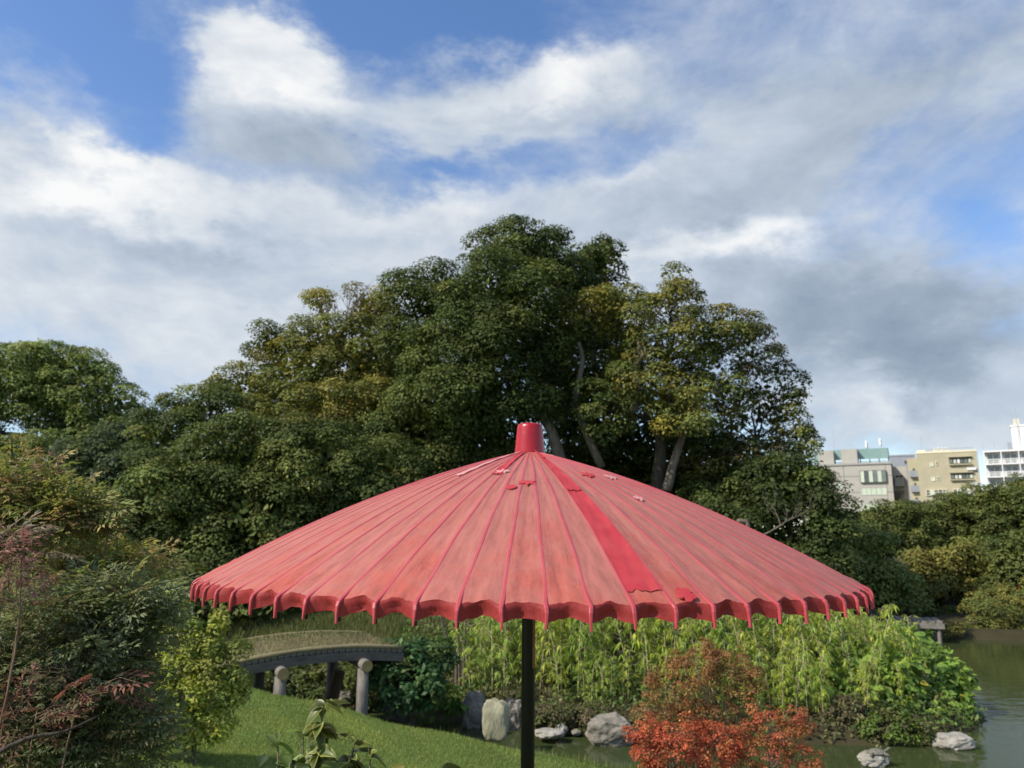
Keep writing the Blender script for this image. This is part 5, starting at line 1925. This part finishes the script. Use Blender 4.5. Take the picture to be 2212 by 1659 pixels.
def parasol():
    NR = 72
    DA = 2 * math.pi / NR
    A0 = -0.0746 * 1.0                       # angle of the rib nearest the camera
    RF = 1.085                               # radius at the fold
    HT = 0.45                               # rise from fold to the cap
    D = 2.798
    tipz = EYE - 0.204
    cx = 0.034
    gz = hz(cx, D)
    root = empty('parasol', (cx, D, gz), 'large red paper garden parasol with patched panels on a black pole', 'parasol', ry=R(0.65))
    foldz = tipz + 0.055 - gz

    def zr(r):
        return foldz + 0.243 * (RF - r) + 0.158 * (RF * RF - r * r)
    M_PAPER = paper_mat('faded_red_paper', (.47, .090, .062), (.43, .150, .122), (.45, .155, .118), .25, 1.15)
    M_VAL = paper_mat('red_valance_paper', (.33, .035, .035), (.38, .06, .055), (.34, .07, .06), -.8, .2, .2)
    M_RIB = lacquer('red_rib_lacquer', (.42, .040, .055), (.45, .10, .105), .42, scale=4)
    M_CAP = lacquer('red_cap_lacquer', (.31, .004, .008), (.36, .007, .012), .30, .12, 20, .25)
    M_PATCH = pmat('fresh_red_paper', (.40, .030, .040), (.47, .055, .060), scale=14, rough=.65, spec=.25, bump=.25, bdist=.004)
    M_PATCH2 = pmat('pink_faded_paper', (.52, .22, .21), (.60, .30, .28), scale=14, rough=.65, spec=.25, bump=.25, bdist=.004)
    M_BLACK = lacquer('black_pole_lacquer', (.004, .004, .004), (.008, .008, .008), .30, .0)
    M_BLACK.node_tree.nodes['Principled BSDF'].inputs['Specular IOR Level'].default_value = .25
    M_HOOK = pmat('black_thread', (.01, .01, .01), (.02, .02, .02), scale=20, rough=.6)
    M_BAMBOO = pmat('dark_bamboo', (.10, .05, .03), (.18, .09, .05), scale=12, rough=.6, stretch=(1, 1, 6))

    def ang(i): return A0 + i * DA

    def pos(r, a, z): return (r * math.sin(a), -r * math.cos(a), z)
    rnd = random.Random(4)
    nz = lambda x, y, z, s=1.0: mnoise.fractal(Vector((x * s, y * s, z * s)), 0.8, 2.0, 4)
    NT = 10
    rads = [.040] + list(np.linspace(.08, .84, 20)) + list(np.linspace(.86, 1.0, 12))

    def surf(i, t, k):
        """panel surface: t across 0..1, k radial fraction of the fold radius"""
        a = ang(i) + DA * t
        s = math.sin(math.pi * t)
        chord = math.cos(DA * .5) / math.cos(DA * (t - .5))
        r = RF * k * (chord if k > .2 else 1.0)
        rim = max(0, (k - .88) / .12)
        r -= rim * rim * .010 * s
        z = zr(RF * k) - .0022 * s * min(1, k * 1.6) * (1 - rim * .9)
        z += .0016 * nz(r * math.sin(a) * 9, r * math.cos(a) * 9, i * 3.1) * s * min(1, k * 3)
        tr = 1 - abs(2 * t - 1)
        z += rim * (.0085 * tr + .0050 * s * nz(i * 5.3 + t * 3.1, k * 22, 2.0))
        cw = min(1, max(0, (k - .80) / .12))
        z += cw * s * (.0032 * nz(i * 7.7 + t * 4.5, k * 30, 9.0) + .0022 * abs(nz(i * 3.3 + t * 8, k * 16, 4.0)))
        # lengthwise soft pleats in the paper
        z += .0014 * math.sin(t * 9 + i * 1.7) * s * k
        return a, r, z

    for i in range(NR):
        V, T, F = [], [], []
        rp = rnd.random()
        for k in rads:
            for j in range(NT + 1):
                t = j / NT
                a, r, z = surf(i, t, k)
                V.append(pos(r, a, z))
                T.append((k, t, rp))
        for q in range(len(rads) - 1):
            for j in range(NT):
                a, b = q * (NT + 1) + j, (q + 1) * (NT + 1) + j
                F.append((a, a + 1, b + 1, b))
        pn = link('panel', np_mesh('panel', np.array(V), np.array(F), np.array(T), True), M_PAPER, root)
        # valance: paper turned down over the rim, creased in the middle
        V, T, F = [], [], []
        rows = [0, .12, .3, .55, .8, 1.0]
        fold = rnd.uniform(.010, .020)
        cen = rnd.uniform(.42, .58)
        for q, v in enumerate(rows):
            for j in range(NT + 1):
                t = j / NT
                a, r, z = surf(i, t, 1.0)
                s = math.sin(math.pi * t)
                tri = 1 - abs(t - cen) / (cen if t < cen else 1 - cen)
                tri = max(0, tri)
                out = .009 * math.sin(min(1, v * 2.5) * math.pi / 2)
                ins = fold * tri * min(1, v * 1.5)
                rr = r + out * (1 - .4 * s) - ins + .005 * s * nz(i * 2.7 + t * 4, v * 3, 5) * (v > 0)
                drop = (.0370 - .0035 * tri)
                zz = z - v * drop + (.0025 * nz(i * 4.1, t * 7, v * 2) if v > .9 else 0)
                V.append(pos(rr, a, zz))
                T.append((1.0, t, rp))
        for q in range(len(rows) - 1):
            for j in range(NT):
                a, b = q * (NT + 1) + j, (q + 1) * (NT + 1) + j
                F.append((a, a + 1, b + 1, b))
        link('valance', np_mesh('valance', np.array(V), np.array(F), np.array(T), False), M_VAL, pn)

    # ribs: strips proud of the paper, bent down over the rim and ending below it
    prof = [(k * RF, 0.0) for k in list(np.linspace(.05, .96, 16))]
    rib_variants = []

    def rib_mesh(seed):
        rr = random.Random(seed)
        path = []
        for r, _ in prof: path.append((r, zr(r) + .0002, min(.0080, r * DA * .45)))
        path += [(RF * .985, zr(RF * .985) + .0010, .0095), (RF + .002, zr(RF) + .0015, .0095), (RF + .0095, foldz - .004, .0095), (RF + .0128, foldz - .014, .009), (RF + .0135, foldz - .030, .0070), (RF + .0135, foldz - .0465 - rr.uniform(0, .005), .0048)]
        V, F = [], []
        n = len(path)
        for q, (r, z, w) in enumerate(path):
            a_, b_ = path[max(q - 1, 0)], path[min(q + 1, n - 1)]
            tx, tz = b_[0] - a_[0], b_[1] - a_[1]
            L = math.hypot(tx, tz)
            nx_, nz_ = -tz / L, tx / L
            if nz_ < 0 and q < n - 5: nx_, nz_ = -nx_, -nz_
            th = .0055
            wob = .0012 * math.sin(q * 1.3 + seed * 2.1)
            for sx, d in ((-1, 0), (-.6, 1), (.6, 1), (1, 0), (1, -1.2), (-1, -1.2)):
                e = (.0008 if q < n - 6 else .0016) * d if d > 0 else th * d * .8
                V.append((sx * w / 2 + wob, -(r + nx_ * e), z + nz_ * e))
        for q in range(n - 1):
            for j in range(6):
                a, b = q * 6 + j, (q + 1) * 6 + j
                F.append((a, q * 6 + (j + 1) % 6, (q + 1) * 6 + (j + 1) % 6, b))
        me = bpy.data.meshes.new('rib')
        me.from_pydata(V, [], F + [tuple(range((n - 1) * 6, n * 6))])
        me.update()
        return me
    rib_variants = [rib_mesh(s) for s in range(6)]
    hook = MB().box((-.0018, -.004, -.005), (.0018, .005, .005)).mesh('rib_tip')
    for i in range(NR):
        o = link('rib', rib_variants[i % 6], M_RIB, root)
        o.rotation_euler = (0, 0, ang(i))
        h = link('rib_tip', hook, M_HOOK, o, (.0012, -(RF + .0055), foldz - .043))
    # cap
    z0 = zr(.05)
    pr = [(.052, z0 - .012), (.0555, z0 - .004), (.0545, z0 + .006), (.0525, z0 + .03), (.0495, z0 + .06), (.0465, z0 + .09), (.0452, z0 + .099), (.0420, z0 + .1045), (.036, z0 + .1075), (.018, z0 + .1085), (.003, z0 + .109)]
    me = MB().lathe(pr, 48).mesh('cap', True)
    for v in me.vertices:
        f = 1 + .010 * mnoise.noise(v.co * 22)
        v.co.x *= f
        v.co.y *= f
    link('cap', me, M_CAP, root)
    # pole, runner and stretchers
    MB().tube([(0, 0, -.3), (0, 0, .9), (0, 0, foldz + HT - .02)], .0235, 24, False).build('pole', M_BLACK, root, True)
    MB().box((-.0055, -.0262, foldz - .30), (.0045, -.0215, foldz + .05)).build('pole_slot', pmat('slot_wood', (.16, .06, .03), (.24, .10, .05), scale=20, rough=.4), root).rotation_euler = (0, 0, R(48))
    MB().lathe([(.024, 0), (.045, .005), (.05, .03), (.05, .07), (.04, .085), (.024, .09)], 24, (0, 0, foldz + .06)).build('runner', M_BLACK, root, True)
    st = MB().tube([(0, -.045, foldz + .12), (0, -.58, zr(.58) - .012)], .004, 5).mesh('stretcher')
    for i in range(0, NR, 2):
        o = link('stretcher', st, M_BAMBOO, root)
        o.rotation_euler = (0, 0, ang(i))

    # --- repairs glued on the paper
    def world(r, a, z):
        return root_m @ Vector(pos(r, a, z))
    root_m = Matrix.LocRotScale(root.location, root.rotation_euler, None)

    def find(px, py):
        best = None
        for a in np.linspace(-1.3, 1.3, 260):
            for r in np.linspace(.06, 1.06, 160):
                w = world(r, a, zr(r)) - Vector((0, 0, EYE))
                d = w.y * CP + w.z * SP
                e = (1106 + FPX * w.x / d - px) ** 2 + (829.5 - FPX * (-w.y * SP + w.z * CP) / d - py) ** 2
                if best is None or e < best[0]: best = (e, r, a)
        return best[1], best[2]

    def strip_patch(i, r0, r1, lift, mat, t0=.06, t1=.94, jag=.02, nj=8):
        n = 26
        V, F = [], []
        jr = random.Random(i * 7 + int(r0 * 100))
        js = [jr.uniform(-jag, jag) for _ in range(nj + 1)]
        for q in range(n + 1):
            for j in range(nj + 1):
                f = q / n
                r = r0 + (r1 - r0) * f
                if q == n: r += js[j]
                t = t0 + (t1 - t0) * j / nj
                a, rr, z = surf(i, t, min(r / RF, .995))
                V.append(pos(rr, a, z + lift + .0008 * math.sin(j * 2 + q)))
        for q in range(n):
            for j in range(nj):
                a, b = q * (nj + 1) + j, (q + 1) * (nj + 1) + j
                F.append((a, a + 1, b + 1, b))
        return link('patch', np_mesh('patch', np.array(V), np.array(F), None, True), mat, root)
    strip_patch(3, .50, 1.045, .003, M_PATCH, .03, .97, .006)['label'] = 'long bright red strip patch'
    strip_patch(3, .17, .54, .006, M_PATCH, -.04, .92, .006)['label'] = 'upper overlapping red strip patch'
    strip_patch(3, .06, .20, .009, M_PATCH, .2, .9, .006)['label'] = 'short red strip patch under the cap'
    r, a = find(1062, 1024)
    i = int((a - A0) // DA)
    strip_patch(i, .06, r, .004, M_PATCH, .0, .98, .008)['label'] = 'red strip patch left of the cap'
    r, a = find(992, 1028)
    i2 = int((a - A0) // DA)
    if i2 == i: i2 -= 1
    strip_patch(i2, .06, r, .004, M_PATCH2, .05, .95, .010)['label'] = 'pale pink strip patch left of the cap'

    def shape_patch(px, py, pts, size, mat, rot=0.0, label=None, lift=.0035):
        r0, a0 = find(px, py)
        V = []
        ring = []
        for (u, v) in [(0, 0)] + pts:
            u, v = u * size, v * size
            u, v = u * math.cos(rot) - v * math.sin(rot), u * math.sin(rot) + v * math.cos(rot)
            r = r0 - v
            a = a0 + u / max(r, .05)
            V.append(pos(r, a, zr(r) + lift))
        n = len(pts)
        V2 = [(x, y, z - .003) for x, y, z in V]
        F = [(0, 1 + k, 1 + (k + 1) % n) for k in range(n)]
        F += [(1 + k, n + 2 + k, n + 2 + (k + 1) % n, 1 + (k + 1) % n) for k in range(n)]
        me = bpy.data.meshes.new('patch')
        me.from_pydata(V + V2, [], F)
        me.update()
        o = link('patch', me, mat, root)
        if label: o['label'] = label
        return o

    def flower(n=5, depth=.42, m=4):
        P = []
        for k in range(n * m * 2):
            w = 2 * math.pi * k / (n * m * 2)
            f = abs(math.sin(w * n / 2))
            P.append((math.cos(w) * (1 - depth + depth * f ** .6), math.sin(w) * (1 - depth + depth * f ** .6)))
        return P

    def maple():
        P = []
        rad = [1.0, .45, .95, .42, .8, .35, .5, .3, .5, .35, .8, .42, .95, .45]
        for k, q in enumerate(rad):
            w = math.pi / 2 + 2 * math.pi * k / len(rad)
            P.append((math.cos(w) * q * 1.15, math.sin(w) * q))
        return P
    circ = [(math.cos(k * .3491), math.sin(k * .3491)) for k in range(18)]
    shape_patch(1140, 1043, maple(), .030, M_PATCH, math.pi, 'red leaf-shaped patch below the cap')
    shape_patch(1103, 1053, circ, .0155, M_PATCH, 0, 'small round red patch')
    shape_patch(1275, 1027, maple(), .034, M_PATCH, .8, 'red leaf-shaped patch right of the cap')
    shape_patch(1323, 1033, maple(), .03, M_PATCH2, .4, 'pink leaf-shaped patch right of the cap')
    shape_patch(1086, 1020, maple(), .03, M_PATCH2, .3, 'pink leaf-shaped patch beside the red strip')
    shape_patch(1484, 1298, flower(5), .024, M_PATCH, .2, 'red flower-shaped patch by the rim', .008)
    shape_patch(1384, 1078, maple(), .022, M_PATCH2, .9, 'faint pink leaf-shaped patch')


parasol()
print('LEAVES', LEAFCOUNT, 'OBJECTS', len(bpy.data.objects))
